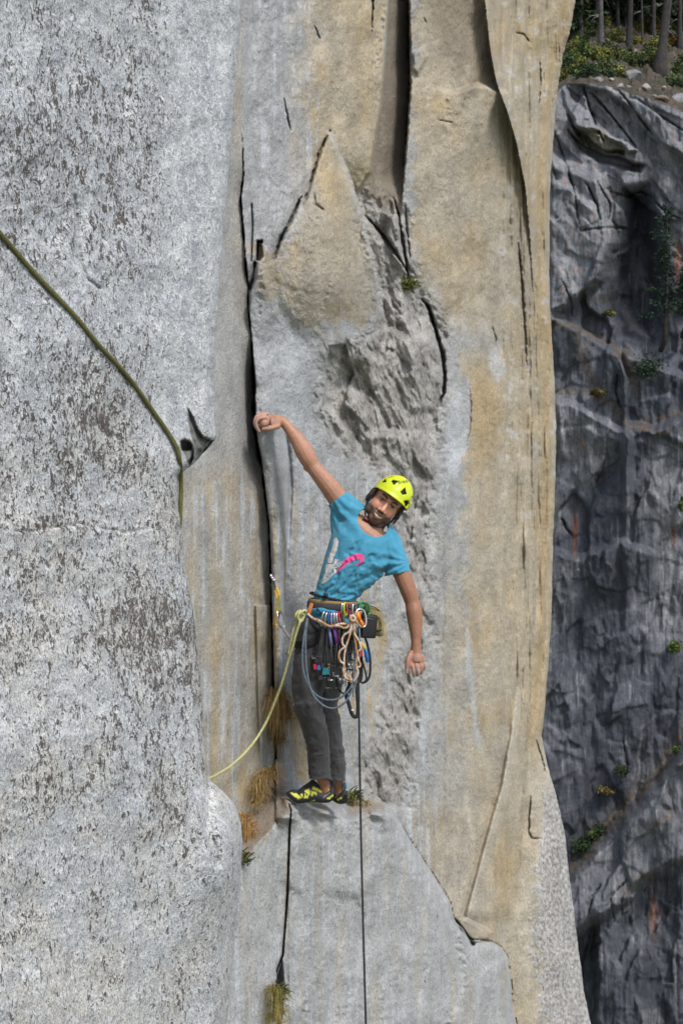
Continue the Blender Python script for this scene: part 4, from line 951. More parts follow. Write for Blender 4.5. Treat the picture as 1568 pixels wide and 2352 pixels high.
# plants on the dark cliff itself
def cliff_pine(u, v, hF, rF, label):
    p = far_at(u, v); p = p + Vector((0, -1.6, 0)); s = p.y / FOC; h = hF * s
    root = empty('pine_tree', p); tag(root, label, 'tree')
    mb = MB(); mb.tube([(0, 1.2, -0.4), (0, 0.1, 0.5), (0.1, 0, h * .5), (0.05, 0, h)], [.16, .14, .09, .02], 8, k=4); o = mb.obj('trunk', bark_mat); o.parent = root
    nb = 40; n = 2600; bi = rng.integers(0, nb, n); bz = h * (0.18 + 0.8 * (np.arange(nb) / nb)); ba = rng.random(nb) * 6.28; bs = rng.random(nb)
    rr = rF * s * (1.1 - 0.8 * bz / h) * (0.35 + 0.8 * bs); t = rng.random(n) ** 0.8; d = t * rr[bi]
    q = np.stack([d * np.cos(ba[bi]), d * np.sin(ba[bi]) * .8, bz[bi] + 0.15 * d - 0.1 * d * d], 1) + rng.normal(size=(n, 3)) * .10
    cl = np.array((0.028, 0.052, 0.034))[None] * (0.6 + 0.8 * bs[bi][:, None]) * (0.7 + 0.6 * rng.random((n, 1)))
    leaf_mesh('crown', q, 0.10 * (0.6 + 0.8 * rng.random(n)), cl, root, 0.6, 0.35)
cliff_pine(1512, 790, 320, 62, 'dark green pine growing from a ledge of the dark cliff')
cliff_pine(1562, 760, 170, 36, 'small dark pine at right edge beside the taller cliff pine')
for (u, v, r, h, c, lab) in ((1480, 858, 44, 40, (0.03, 0.05, 0.03), 'big dark green bush on a ledge below the cliff pine'), (1345, 1945, 38, 34, (0.04, 0.062, 0.028), 'dark green bush where the grassy ramp meets the tan arete'), (1372, 1915, 22, 26, (0.035, 0.06, 0.028), 'green bush on top of the dark bush by the arete'),
                             (1546, 1490, 17, 17, (0.085, 0.12, 0.03), 'bright green bush on the streaked right hand column'), (1552, 1725, 20, 16, (0.06, 0.10, 0.03), 'green bush at the upper end of the grassy ramp'), (1385, 1812, 22, 14, (0.11, 0.085, 0.035), 'brownish bush low on the grassy ramp'),
                             (1425, 1768, 18, 14, (0.05, 0.065, 0.03), 'dark bush midway up the grassy ramp'), (1466, 1150, 0.1, .1, YG, ''), (1562, 1165, 10, 22, (0.04, 0.065, 0.035), 'small green bush on the streaked column at right edge'), (1372, 905, 20, 10, (0.09, 0.07, 0.035), 'brown shrub on a ledge left of the big bush'),
                             (1395, 722, 12, 10, (0.09, 0.09, 0.045), 'olive shrub at the edge of the dark recess')):
    if r < 1: continue
    p = far_at(u, v) + Vector((0, -0.5, 0)); s = p.y / FOC
    shrub(p, r * s, h * s, c, lab, 'bushes on the dark cliff', n=1100, leaf=0.085, name='cliff_bush', cat='bush', yel=0.2)
# ------------------------------------------------------------------ the climber
from mathutils.bvhtree import BVHTree
YC = 7.30; MF = YC / FOC          # distance of the climber; metres per chart unit there
def K(u, v, dy=0.0): return at(u, v, YC + dy)
def wallY(u, v): return float(main_wall(np.array([[float(u)]]), np.array([[float(v)]]))[0][0, 0])

def set_cols(me, cols):
    a = me.attributes.new('col', 'FLOAT_COLOR', 'POINT')
    c = np.ones((len(me.vertices), 4), np.float32); c[:, :3] = cols; a.data.foreach_set('color', c.ravel())
def coords(me):
    c = np.empty(len(me.vertices) * 3, np.float32); me.vertices.foreach_get('co', c); return c.reshape(-1, 3)
def to_chart(c): return np.stack([CU + c[:, 0] / c[:, 1] * FOC, CV - c[:, 2] / c[:, 1] * FOC], 1)

def fuse(mb, voxel, smooth_it=4, fac=0.5):
    """grow one continuous skin over overlapping solids"""
    me = bpy.data.meshes.new('tmp'); me.from_pydata([tuple(v) for v in mb.v], [], mb.f); me.update()
    o = bpy.data.objects.new('tmp', me); col.objects.link(o)
    m = o.modifiers.new('r', 'REMESH'); m.mode = 'VOXEL'; m.voxel_size = voxel
    s = o.modifiers.new('s', 'SMOOTH'); s.iterations = smooth_it; s.factor = fac
    dg = bpy.context.evaluated_depsgraph_get(); dg.update()
    out = bpy.data.meshes.new_from_object(o.evaluated_get(dg))
    bpy.data.objects.remove(o, do_unlink=True); bpy.data.meshes.remove(me)
    out.materials.clear()
    return out

def limb(mb, pts, n=14):          # pts: (u, v, dy, radius in chart units); rounded ends
    P = [K(p[0], p[1], p[2]) for p in pts]; r = [p[3] * MF for p in pts]
    a = (P[0] - P[1]).normalized(); b = (P[-1] - P[-2]).normalized()
    sp = smooth_pts(P, 5); rr = list(np.interp(np.linspace(0, len(P) - 1, len(sp)), range(len(P)), r))
    st = [sp[0] + a * rr[0] * t for t in (0.92, 0.6)]; sr = [rr[0] * .35, rr[0] * .8]
    en = [sp[-1] + b * rr[-1] * t for t in (0.6, 0.92)]; er = [rr[-1] * .8, rr[-1] * .35]
    mb.tube(st + sp + en, sr + rr + er, n)

def loft(mb, secs, n=28, pw=2.3):  # secs: (u, v, dy, angle deg, rx chart units, ry metres)
    vs, fs = [], []
    S = np.array(secs, float); m = len(S); kk = 6
    T = np.linspace(0, m - 1, (m - 1) * kk + 1)
    def cr(c):
        p = [Vector((x, 0, 0)) for x in S[:, c]]; return [q.x for q in smooth_pts(p, kk)]
    cols_ = [cr(i) for i in range(6)]
    for i in range(len(T)):
        u, v, dy, an, rx, ry = [cc[i] for cc in cols_]
        c = K(u, v, dy); ax = Vector((math.cos(R(an)), 0, -math.sin(R(an))))
        for k in range(n):
            t = 2 * math.pi * k / n; ct, st = math.cos(t), math.sin(t)
            x = math.copysign(abs(ct) ** (2 / pw), ct) * rx * MF; y = math.copysign(abs(st) ** (2 / pw), st) * ry
            vs.append(c + ax * x + Vector((0, -y, 0)))
    L = len(T)
    for i in range(L - 1):
        for k in range(n):
            k2 = (k + 1) % n; fs.append((i * n + k, i * n + k2, (i + 1) * n + k2, (i + 1) * n + k))
    fs.append(tuple(range(n))[::-1]); fs.append(tuple(range((L - 1) * n, L * n)))
    mb.add((vs, fs))

# head frame
HROLL = 37.0
h_up = Vector((math.sin(R(HROLL)), 0, math.cos(R(HROLL)))); h_r = Vector((math.cos(R(HROLL)), 0, -math.sin(R(HROLL)))); h_f = Vector((0, -1, 0))
_t = R(7); h_up, h_f = h_up * math.cos(_t) + h_f * math.sin(_t), h_f * math.cos(_t) - h_up * math.sin(_t)     # nod
_t = R(3); h_r, h_f = h_r * math.cos(_t) - h_f * math.sin(_t), h_f * math.cos(_t) + h_r * math.sin(_t)       # turn
H0 = K(888.5, 1152, -0.02)
HM = Matrix((h_r, h_f, h_up)).transposed()    # local x right, y forward, z up
HS = 1.07
def H(x, y, z): return H0 + HM @ (Vector((x, y, z)) * HS)

TORSO = [(757, 1455, 0.03, 3, 52, .118), (762, 1405, 0.02, 3, 49, .112), (775, 1362, 0.01, 13, 51, .106), (799, 1320, 0.0, 15, 63, .112), (817, 1286, 0.0, 22, 71, .122), (834, 1250, 0.0, 31, 77, .122), (847, 1218, 0.0, 36, 66, .100), (858, 1203, 0.0, 37, 38, .07)]
ARM_A = [(798, 1172, 0.0, 29), (774, 1142, -0.01, 24), (756, 1118, -0.02, 22), (737, 1094, -0.02, 20), (718, 1071, -0.02, 17.2), (707, 1053, -0.025, 20.5), (697, 1034, -0.02, 21.2), (683, 1011, -0.005, 17.5), (668, 990, 0.005, 13.5), (656, 975, 0.012, 11.6), (647, 966, 0.015, 11.5)]
ARM_B = [(889, 1246, 0.0, 24), (910, 1290, -0.02, 20), (925, 1324, -0.03, 20.5), (937, 1355, -0.04, 19.2), (946, 1383, -0.04, 17.2), (950.5, 1404, -0.05, 18.8), (953, 1428, -0.055, 17.6), (954.5, 1450, -0.065, 14.2), (955, 1468, -0.07, 11.8), (955, 1482, -0.075, 11.6)]
LEG_A = [(727, 1450, 0.0, 42), (714, 1520, -0.03, 39), (705, 1600, -0.06, 33), (716, 1660, -0.03, 28), (731, 1720, 0.0, 23), (737, 1775, 0.04, 15), (744, 1800, 0.055, 13), (746, 1816, 0.055, 10.5)]
LEG_B = [(778, 1455, 0.08, 40), (762, 1540, 0.11, 35), (745, 1612, 0.12, 29), (752, 1660, 0.13, 27), (762, 1705, 0.14, 22), (772, 1770, 0.16, 15), (777, 1805, 0.20, 12.5), (778, 1824, 0.205, 10)]

def build_body():
    mb = MB()
    loft(mb, [(a, b, c, d, e - 4, f - .010) for a, b, c, d, e, f in TORSO])
    for L in (ARM_A, ARM_B): limb(mb, L)
    for L in (LEG_A, LEG_B): limb(mb, [(a, b, c, r - (9 if b < 1750 else 0)) for a, b, c, r in L])
    limb(mb, [(836, 1246, 0.0, 30), (858, 1206, -0.01, 25), (872, 1186, -0.01, 24), (884, 1164, 0.0, 24)])
    # collarbones, elbow point
    limb(mb, [(705, 1074, -0.02, 9), (710, 1078, -0.02, 8)])
    # head
    I = HM
    I = HM * HS
    mb.ell(H(0, -.012, .035), (.074, .094, .088), I, 20, 14); mb.ell(H(0, .022, -.035), (.067, .062, .083), I, 20, 14)
    mb.ell(H(0, .050, -.098), (.036, .034, .026), I); mb.ell(H(-.030, .050, -.036), (.030, .030, .034), I); mb.ell(H(.030, .050, -.036), (.030, .030, .034), I)
    mb.ell(H(-.048, .008, -.072), (.021, .045, .030), I); mb.ell(H(.048, .008, -.072), (.021, .045, .030), I)
    mb.tube([H(-.048, .066, .017), H(-.02, .083, .022), H(0, .084, .018), H(.02, .083, .022), H(.048, .066, .017)], [.011, .012, .011, .012, .011], 8, k=3)
    mb.tube([H(0, .080, .008), H(0, .094, -.014), H(0, .108, -.034), H(0, .110, -.042)], [.0085, .0095, .0125, .012], 10, k=3)
    for s in (-1, 1):
        mb.ell(H(.0135 * s, .095, -.042), (.009, .011, .008), I)
        mb.tube([H(.012 * s, .091, -.062), H(.026 * s, .078, -.064)], [.0085, .006], 8)          # upper lip
        mb.tube([H(0, .092, -.082), H(.018 * s, .083, -.078)], [.009, .006], 8)                   # lower lip
        mb.ell(H(.076 * s, -.008, -.012), (.010, .019, .032), I)
    mb.tube([H(-.012, .091, -.062), H(.012, .091, -.062)], .0085, 8)
    # raised hand, hooked over the fin: palm, four bent fingers, thumb
    mb.tube([K(650, 968, .015), K(634, 965, .02), K(617, 964, .03)], [10.5 * MF, 13 * MF, 12.5 * MF], 12, k=3)
    mb.tube([K(640, 966, .05), K(618, 960, .065)], [10 * MF, 10 * MF], 10, k=2)
    mb.tube([K(644, 972, .0), K(622, 972, .0)], [11 * MF, 10 * MF], 10, k=2); mb.tube([K(622, 966, .03), K(600, 968, .04)], [10 * MF, 9 * MF], 10, k=2); mb.ell(K(607, 972, .012), (12 * MF, .028, 12 * MF))
    fing = [((613, 959, 0.00), (593, 962, -.015), (588, 977, -.01), (597, 993, .005), 4.6), ((612, 955, .025), (591, 957, .012), (585, 972, .015), (592, 988, .03), 4.7),
            ((613, 952, .05), (593, 953, .04), (586, 967, .045), (592, 982, .055), 4.5), ((616, 951, .072), (599, 951, .066), (591, 962, .07), (595, 974, .08), 4.0)]
    for a, b, c, d, r in fing: mb.tube([K(*a), K(*b), K(*c), K(*d)], [r * 1.1 * MF, r * MF, r * .92 * MF, r * .75 * MF], 10, k=3)
    mb.tube([K(640, 978, -.01), K(624, 983, -.03), K(612, 985, -.035), K(602, 986, -.03)], [8 * MF, 6 * MF, 5 * MF, 4 * MF], 10, k=3)
    # hanging hand, loosely curled
    q = -.075
    mb.tube([K(955, 1482, q), K(955, 1498, q), K(955, 1512, q - .005), K(955, 1522, q - .01)], [11.5 * MF, 13.5 * MF, 15 * MF, 13 * MF], 14, k=3)
    mb.tube([K(945, 1505, q), K(945, 1520, q - .01)], [9 * MF, 9 * MF], 10); mb.tube([K(966, 1505, q), K(966, 1520, q - .005)], [9 * MF, 8.5 * MF], 10)
    for a, b, c, d, r in (((944, 1518, q - .015), (946, 1531, q - .03), (949.5, 1544, q - .025), (950, 1555, q - .01), 4.6), ((954, 1520, q - .015), (957, 1533, q - .03), (959.5, 1544, q - .025), (958.5, 1553, q - .01), 4.8),
                          ((963, 1520, q - .01), (967, 1531, q - .022), (967.5, 1541, q - .015), (966, 1548, q), 4.5), ((971, 1518, q), (973, 1527, q - .01), (973, 1535, q), (972, 1541, q + .01), 4.0)):
        mb.tube([K(*a), K(*b), K(*c), K(*d)], [r * 1.1 * MF, r * MF, r * .9 * MF, r * .72 * MF], 10, k=3)
    mb.tube([K(944, 1498, q - .01), K(937, 1514, q - .03), K(934.5, 1530, q - .035), K(933, 1548, q - .03)], [8 * MF, 6.2 * MF, 5 * MF, 3.6 * MF], 10, k=3)
    me = fuse(mb, 0.0038, 3, 0.5)
    c = coords(me); ch = to_chart(c)
    loc = (c - np.array(H0)) @ np.array(HM) / HS
    n1 = fbm(c[:, 0] * 60 + 3, c[:, 2] * 60, 3, 300); n2 = fbm(c[:, 0] * 260, c[:, 2] * 260, 2, 304)
    skin = np.array([.39, .20, .127]); cols = np.tile(skin, (len(c), 1)) * (1 + 0.16 * n1 + 0.07 * n2)[:, None]
    arm = (loc[:, 2] < -.16)
    cols[arm] *= np.array([.76, .71, .66])
    hand = (np.hypot(ch[:, 0] - 605, ch[:, 1] - 972) < 26) | ((ch[:, 1] > 1500) & (ch[:, 0] > 925))
    cols[hand] = cols[hand] * 0.55 + np.array([.44, .25, .20]) * 0.45
    chalk = sm(600 - ch[:, 0], 0, 14) * (np.abs(ch[:, 1] - 975) < 30) * .30; cols = cols * (1 - chalk[:, None]) + np.array([.50, .40, .38]) * chalk[:, None]
    tips = (ch[:, 1] > 1536) & (ch[:, 0] > 925); cols[tips] = cols[tips] * .6 + np.array([.52, .44, .42]) * .4
    hd = (loc[:, 2] > -.135) & (np.abs(loc[:, 0]) < .1) & (np.abs(loc[:, 1]) < .16)
    x, y, z = loc.T; ax = np.abs(x)
    beard = sm(-z + 0.30 * np.clip(ax - .034, 0, 1) + .006 * n1, 0.049, 0.064) * sm(y + 0.35 * ax, -.02, .02)
    beard = np.maximum(beard, .9 * sm(.010 - np.abs(z + .0515), 0, .005) * (y > .07) * sm(.036 - ax, 0, .01))
    beard *= 1 - .55 * np.exp(-((ax / .024) ** 2 + ((z + .074) / .012) ** 2))
    beard = np.clip(beard * (0.84 + .35 * n2), 0, .95); cols[hd] *= 1.5  # head skin painted lighter to offset the helmet's shade
    cols = np.where(hd[:, None], cols * (1 - beard[:, None]) + np.array([.055, .036, .026]) * beard[:, None], cols)
    lip = np.exp(-((ax / .022) ** 2 + ((z + .072 + 0.12 * ax) / .013) ** 2)) * (y > .07) * hd; cols = cols * (1 - .55 * lip[:, None]) + np.array([.42, .17, .14]) * .55 * lip[:, None]
    blush = np.exp(-(((ax - .04) / .02) ** 2 + ((z + .03) / .018) ** 2)) * hd * (y > .03); cols *= 1 - blush[:, None] * np.array([0., .12, .14])
    sock = np.exp(-(((ax - .031) / .017) ** 2 + ((z - .004) / .010) ** 2)) * hd * (y > .04); cols *= 1 - sock[:, None] * np.array([.15, .20, .22])  # eye-socket shade painted into the skin
    set_cols(me, np.clip(cols, .01, 1))
    k = Nd('skin'); tc = k.n('ShaderNodeTexCoord').outputs['Object']
    k.l(k.mix(1.0, k.attr('col'), k.ramp(k.noise(tc, 140, 3), [(.3, .94), (.7, 1.06)]), 'MULTIPLY'), k.b.inputs['Base Color'])
    k.b.inputs['Roughness'].default_value = .52; k.b.inputs['Specular IOR Level'].default_value = .4
    k.b.inputs['Subsurface Weight'].default_value = 0.12; k.b.inputs['Subsurface Radius'].default_value = (.012, .005, .003); k.b.inputs['Subsurface Scale'].default_value = 0.5
    k.bump(k.noise(tc, 220, 4), .15, .003)
    me.materials.append(k.m); me.polygons.foreach_set('use_smooth', [True] * len(me.polygons))
    o = bpy.data.objects.new('person', me); col.objects.link(o)
    return tag(o, 'climber in blue t-shirt, lime helmet and dark trousers leaning out from the crack, smiling', 'person')
person = build_body()

# face details
def small(name, mb, mat, parent, smooth=True): return mb.obj(name, mat, parent, smooth)
brow_mat = simple_mat('brow_hair', (.055, .038, .028), .8, var=.3, scale=400); eye_mat = simple_mat('eye_white', (.30, .26, .235), .25, var=.1)
iris_mat = simple_mat('iris', (.03, .024, .02), .15, var=.2); teeth_mat = simple_mat('teeth', (.72, .68, .60), .25, var=.05); hair_mat = simple_mat('dark_brown_hair', (.06, .04, .028), .6, var=.5, scale=300, bump=.5)
lid_mat = simple_mat('eyelid', (.27, .145, .10), .5, var=.1)
for s in (-1, 1):
    m = MB(); m.ell(H(.031 * s, .0715, .003), (.0130, .011, .0042), HM * HS, 12, 8); e = m.obj('eye', eye_mat, person)
    m = MB(); m.ell(H(.031 * s, .0785, .003), (.0062, .0052, .0044), HM * HS, 10, 6); m.obj('iris', iris_mat, e)
    m = MB(); m.tube([H(.016 * s, .0775, .0085), H(.030 * s, .0835, .0112), H(.046 * s, .072, .0065)], [.0026, .0042, .0026], 8, k=4); m.obj('eyelid', lid_mat, person)
    m = MB(); m.tube([H(.012 * s, .093, .019), H(.028 * s, .092, .0255), H(.047 * s, .076, .021)], [.0045, .0050, .0028], 8, k=4, flat=.55); m.obj('eyebrow', brow_mat, person)
m = MB(); m.tube([H(-.024, .0835, -.0675), H(-.012, .0925, -.0722), H(0, .0955, -.0735), H(.012, .0925, -.0722), H(.024, .0835, -.0675)], [.0018, .0034, .0036, .0034, .0018], 8, k=4); m.obj('teeth', teeth_mat, person)

def build_hair():
    mb = MB(); mb.ell(H(0, -.02, .028), (.083, .096, .088), HM * HS, 28, 20)
    vs = [v for v in mb.v]; keep = []
    for i, v in enumerate(vs):
        l = HM.transposed() @ (v - H0) / HS
        keep.append((l.z > .045 and l.y > .0) or (l.y < .035 and l.z > -.02) or (l.y < -.01 and l.z > -.075))
    f = [q for q in mb.f if all(keep[i] for i in q)]
    mb.f = f
    for i in range(70):           # loose strands by the ears and nape
        s = random.choice((-1, 1)); y0 = random.uniform(-.06, .03); z0 = random.uniform(-.01, .03)
        L = random.uniform(.03, .075); mb.tube([H(.081 * s, y0, z0), H((.086 + random.uniform(0, .006)) * s, y0 - .004, z0 - L * .5), H((.080 + random.uniform(-.004, .012)) * s, y0 - random.uniform(-.008, .016), z0 - L)], [.0028, .0026, .0010], 5)
    return mb.obj('hair', hair_mat, person)
build_hair()

# ---- T-shirt
cloth_blue = None
def fabric_mat(name, c, rough=.85, weave=900, var=.10, attr=False):
    k = Nd(name); tc = k.n('ShaderNodeTexCoord').outputs['Object']
    g = k.ramp(k.noise(tc, 22, 4), [(.3, 1 - var), (.7, 1 + var)])
    base = k.attr('col') if attr else None
    if base is None:
        r = k.n('ShaderNodeRGB'); r.outputs[0].default_value = (*c, 1); base = r.outputs[0]
    k.l(k.mix(1.0, base, g, 'MULTIPLY'), k.b.inputs['Base Color']); k.b.inputs['Roughness'].default_value = rough; k.b.inputs['Specular IOR Level'].default_value = .2
    k.b.inputs['Sheen Weight'].default_value = .15
    k.bump(k.noise(tc, weave, 2), .2, .001); return k.m

def shrink_vertices(me, kill):
    bm = bmesh.new(); bm.from_mesh(me); bm.verts.ensure_lookup_table()
    bmesh.ops.delete(bm, geom=[bm.verts[i] for i in np.nonzero(kill)[0]], context='VERTS')
    for _ in range(3):
        bd = [v for v in bm.verts if v.is_boundary]
        new = {}
        for v in bd:
            nb = [e.other_vert(v).co for e in v.link_edges if e.is_boundary]
            if len(nb) == 2: new[v] = v.co * .5 + (nb[0] + nb[1]) * .25
        for v, q in new.items(): v.co = q
    bm.to_mesh(me); bm.free(); me.update()

def vnormals(me):
    n = np.empty(len(me.vertices) * 3, np.float32); me.vertices.foreach_get('normal', n); return n.reshape(-1, 3)
def push(me, h):
    c = coords(me) + vnormals(me) * h[:, None]; me.vertices.foreach_set('co', c.ravel()); me.update()
def finish(me, name, mat, thick, parent):
    me.materials.append(mat); me.polygons.foreach_set('use_smooth', [True] * len(me.polygons))
    o = bpy.data.objects.new(name, me); col.objects.link(o)
    if thick:
        m = o.modifiers.new('thickness', 'SOLIDIFY'); m.thickness = thick; m.offset = -1
    if parent: adopt(o, parent)
    return o

def build_shirt():
    mb = MB(); loft(mb, [t for t in TORSO])
    limb(mb, [(812, 1192, 0.0, 36), (790, 1163, 0.0, 31), (768, 1140, -0.01, 26.5), (758, 1128, -.01, 26)]); limb(mb, [(884, 1246, 0.0, 36), (903, 1283, -0.01, 32), (914, 1314, -0.02, 28.0), (918, 1326, -.02, 28)])
    limb(mb, [(800, 1170, 0, 30), (835, 1200, 0, 34)]); limb(mb, [(860, 1215, 0, 34), (890, 1244, 0, 32)])
    limb(mb, [(770, 1180, 0, 14), (782, 1230, 0, 22)])
    me = fuse(mb, 0.0046, 5, .5)
    ch = to_chart(coords(me)); u, v = ch.T
    # folds: a fan pulled from the belt at the left hip to the right armpit, plus smaller drag lines
    wob = fbm(u / 40, v / 40, 3, 310)
    an = np.arctan2(1440 - v, u - 690) + .05 * wob; rr = np.hypot(u - 690, v - 1440)
    fan = (np.sin(an * 38 + 2.5 * wob) * .55 + np.sin(an * 71 + 4 * wob) * .3) * sm(an, .12, .35) * (1 - sm(an, .95, 1.25)) * sm(rr, 40, 90) * (1 - sm(rr, 215, 270))
    a2 = np.arctan2(v - 1120, u - 745); f2 = np.sin(a2 * 22 + 2 * wob) * np.exp(-((u - 800) / 45) ** 2 - ((v - 1185) / 40) ** 2)
    a3 = np.arctan2(v - 1290, u - 945); f3 = np.sin(a3 * 17 + 2 * wob) * np.exp(-((u - 885) / 32) ** 2 - ((v - 1300) / 30) ** 2)
    low = np.sin((v * .9 - u * .25) / 3.6 + 2.5 * wob) * sm(v, 1335, 1365)
    push(me, 0.0092 * fan + .0065 * f2 + .0075 * f3 + .0036 * low + .002 * wob)
    # openings: neck, both sleeve hems, waist
    c = coords(me); ch = to_chart(c); u, v = ch.T
    du, dv = u - 857, v - 1199; a = (du * math.cos(R(37)) + dv * math.sin(R(37))) / 37.5; b = (-du * math.sin(R(37)) + dv * math.cos(R(37))) / np.where(c[:, 1] < YC + .02, 30.0, 20.0)
    kill = (a * a + b * b) < 1
    ha = (u - 770.5) * -.62 + (v - 1146) * -.785 + 1.5 * fbm(u / 15, v / 15, 2, 312); kill |= (ha > 0) & (u < 800)
    hb = (u - 914) * .22 + (v - 1318) * .975 + 1.5 * fbm(u / 15, v / 15, 2, 313); kill |= (hb > 0) & (u > 885)
    shrink_vertices(me, kill)
    ch = to_chart(coords(me)); u, v = ch.T
    base = np.tile(np.array([.060, .270, .405]), (len(u), 1)); nn = fbm(u / 30, v / 30, 3, 314)
    ck = sm(fbm(u / 16, v / 13, 4, 316), .35, .7) * .18                                         # chalk smears
    base = base * (1 + .06 * nn)[:, None] * (1 - ck[:, None]) + np.array([.40, .50, .55]) * ck[:, None]
    set_cols(me, base)
    return finish(me, 't_shirt', fabric_mat('blue_cotton', None, attr=True), .002, person)
shirt = build_shirt()

def bvh_of(o):
    me = o.data; return BVHTree.FromPolygons([v.co.copy() for v in me.vertices], [tuple(p.vertices) for p in me.polygons])
def hit(bvh, u, v, off=.0016):
    d = at(u, v, 1.0).normalized(); loc, nor, i, ds = bvh.ray_cast(Vector((0, 0, 0)), d)
    return None if loc is None else loc - d * off
def decal(name, polys, bvh, mat, parent, step=1.0, off=.0016):
    """thin print lying on a surface"""
    vs, fs, ix = [], [], {}
    for P in polys:
        us = [p[0] for p in P]; vv = [p[1] for p in P]
        gu = np.arange(min(us) - step, max(us) + step, step); gv = np.arange(min(vv) - step, max(vv) + step, step)
        Ug, Vg = np.meshgrid(gu, gv); ins = poly_in(Ug + step / 2, Vg + step / 2, P)
        for i, j in zip(*np.nonzero(ins)):
            q = []
            for a, b in ((0, 0), (0, 1), (1, 1), (1, 0)):
                key = (round(gu[0] + (j + b) * step, 2), round(gv[0] + (i + a) * step, 2))
                if key not in ix:
                    h = hit(bvh, key[0], key[1], off)
                    ix[key] = None if h is None else len(vs)
                    if h is not None: vs.append(h)
                q.append(ix[key])
            if None not in q: fs.append(tuple(q))
    return mesh_obj(name, vs, fs, mat, None) if not parent else adopt(mesh_obj(name, vs, fs, mat, None), parent)
def text_decal(name, txt, fn, mat, parent):
    """lettering: flat font outlines carried onto a surface by fn(x, y), 0..1 wide"""
    cu = bpy.data.curves.new('t', 'FONT'); cu.body = txt; cu.size = 1.0; cu.offset = 0.012
    o = bpy.data.objects.new('t', cu); col.objects.link(o)
    dg = bpy.context.evaluated_depsgraph_get(); dg.update(); me = bpy.data.meshes.new_from_object(o.evaluated_get(dg))
    c = coords(me); w = c[:, 0].max() - c[:, 0].min(); c[:, 0] = (c[:, 0] - c[:, 0].min()) / w
    vs = [fn(float(a), float(b)) for a, b, _ in c]; fs = [tuple(p.vertices) for p in me.polygons if all(vs[i] is not None for i in p.vertices)]
    vs = [v if v is not None else Vector((0, 0, 0)) for v in vs]
    bpy.data.objects.remove(o, do_unlink=True); bpy.data.meshes.remove(me)
    ob = mesh_obj(name, vs, fs, mat, None, False); ob['kind'] = 'stuff'; return adopt(ob, parent)

z1 = lambda x, y: (723.45 + x * .08056, 1223 + y * .08056)      # print details, measured on the shirt front
def wavy(P, n=40, amp=.9):
    out = []
    for (a, b) in zip(P, P[1:] + P[:1]):
        L = math.hypot(b[0] - a[0], b[1] - a[1]); k = max(1, int(L / 2.2))
        for i in range(k):
            t = i / k; s = amp * (1 if (i % 2) else -1) if L > 12 else 0
            nx, ny = -(b[1] - a[1]) / L, (b[0] - a[0]) / L; out.append((a[0] + (b[0] - a[0]) * t + nx * s, a[1] + (b[1] - a[1]) * t + ny * s))
    return out
sb = bvh_of(shirt)
white_p = simple_mat('white_print', (.62, .60, .58), .7, var=.08); pink_p = simple_mat('pink_print', (.80, .085, .30), .7, var=.08); blue_p = simple_mat('blue_print', (.05, .26, .42), .8, var=.1)
pw_ = [z1(*p) for p in ((595, 130), (655, 200), (660, 280), (630, 450), (600, 560), (550, 680), (520, 720), (510, 850), (440, 880), (350, 860), (375, 730), (440, 580), (480, 440), (530, 300), (520, 220))]
pw2 = [z1(*p) for p in ((320, 900), (380, 905), (470, 900), (530, 880), (570, 750), (690, 780), (680, 830), (790, 830), (795, 880), (740, 950), (660, 1040), (570, 1160), (480, 1240), (390, 1330), (300, 1420), (210, 1470), (175, 1450), (210, 1340), (260, 1200), (295, 1080), (300, 960))]
pp = [z1(*p) for p in ((1190, 590), (1290, 595), (1370, 640), (1405, 720), (1380, 830), (1320, 910), (1240, 950), (1150, 945), (1140, 920), (1220, 890), (1270, 830), (1280, 770), (1230, 745), (1160, 770), (1080, 800), (980, 870), (900, 910), (830, 980), (720, 1060), (600, 1150), (560, 1175), (640, 1080), (740, 950), (800, 800), (900, 730), (1000, 660), (1080, 640))]
decal('white_print', [wavy(pw_), pw2], sb, white_p, shirt)
decal('pink_print', [wavy(pp)], sb, pink_p, shirt, off=.0017)
def shirt_text(x, y):
    ax, ay = z1(300, 1395); bx, by = z1(770, 860); dx, dy = bx - ax, by - ay; L = math.hypot(dx, dy)
    px, py = dy / L, -dx / L
    return hit(sb, ax + dx * x + px * y * 11.5 * (0.75 + .5 * x), ay + dy * x + py * y * 11.5 * (.75 + .5 * x), .0026)
text_decal('lettering', 'TUNNEIS', shirt_text, blue_p, shirt)

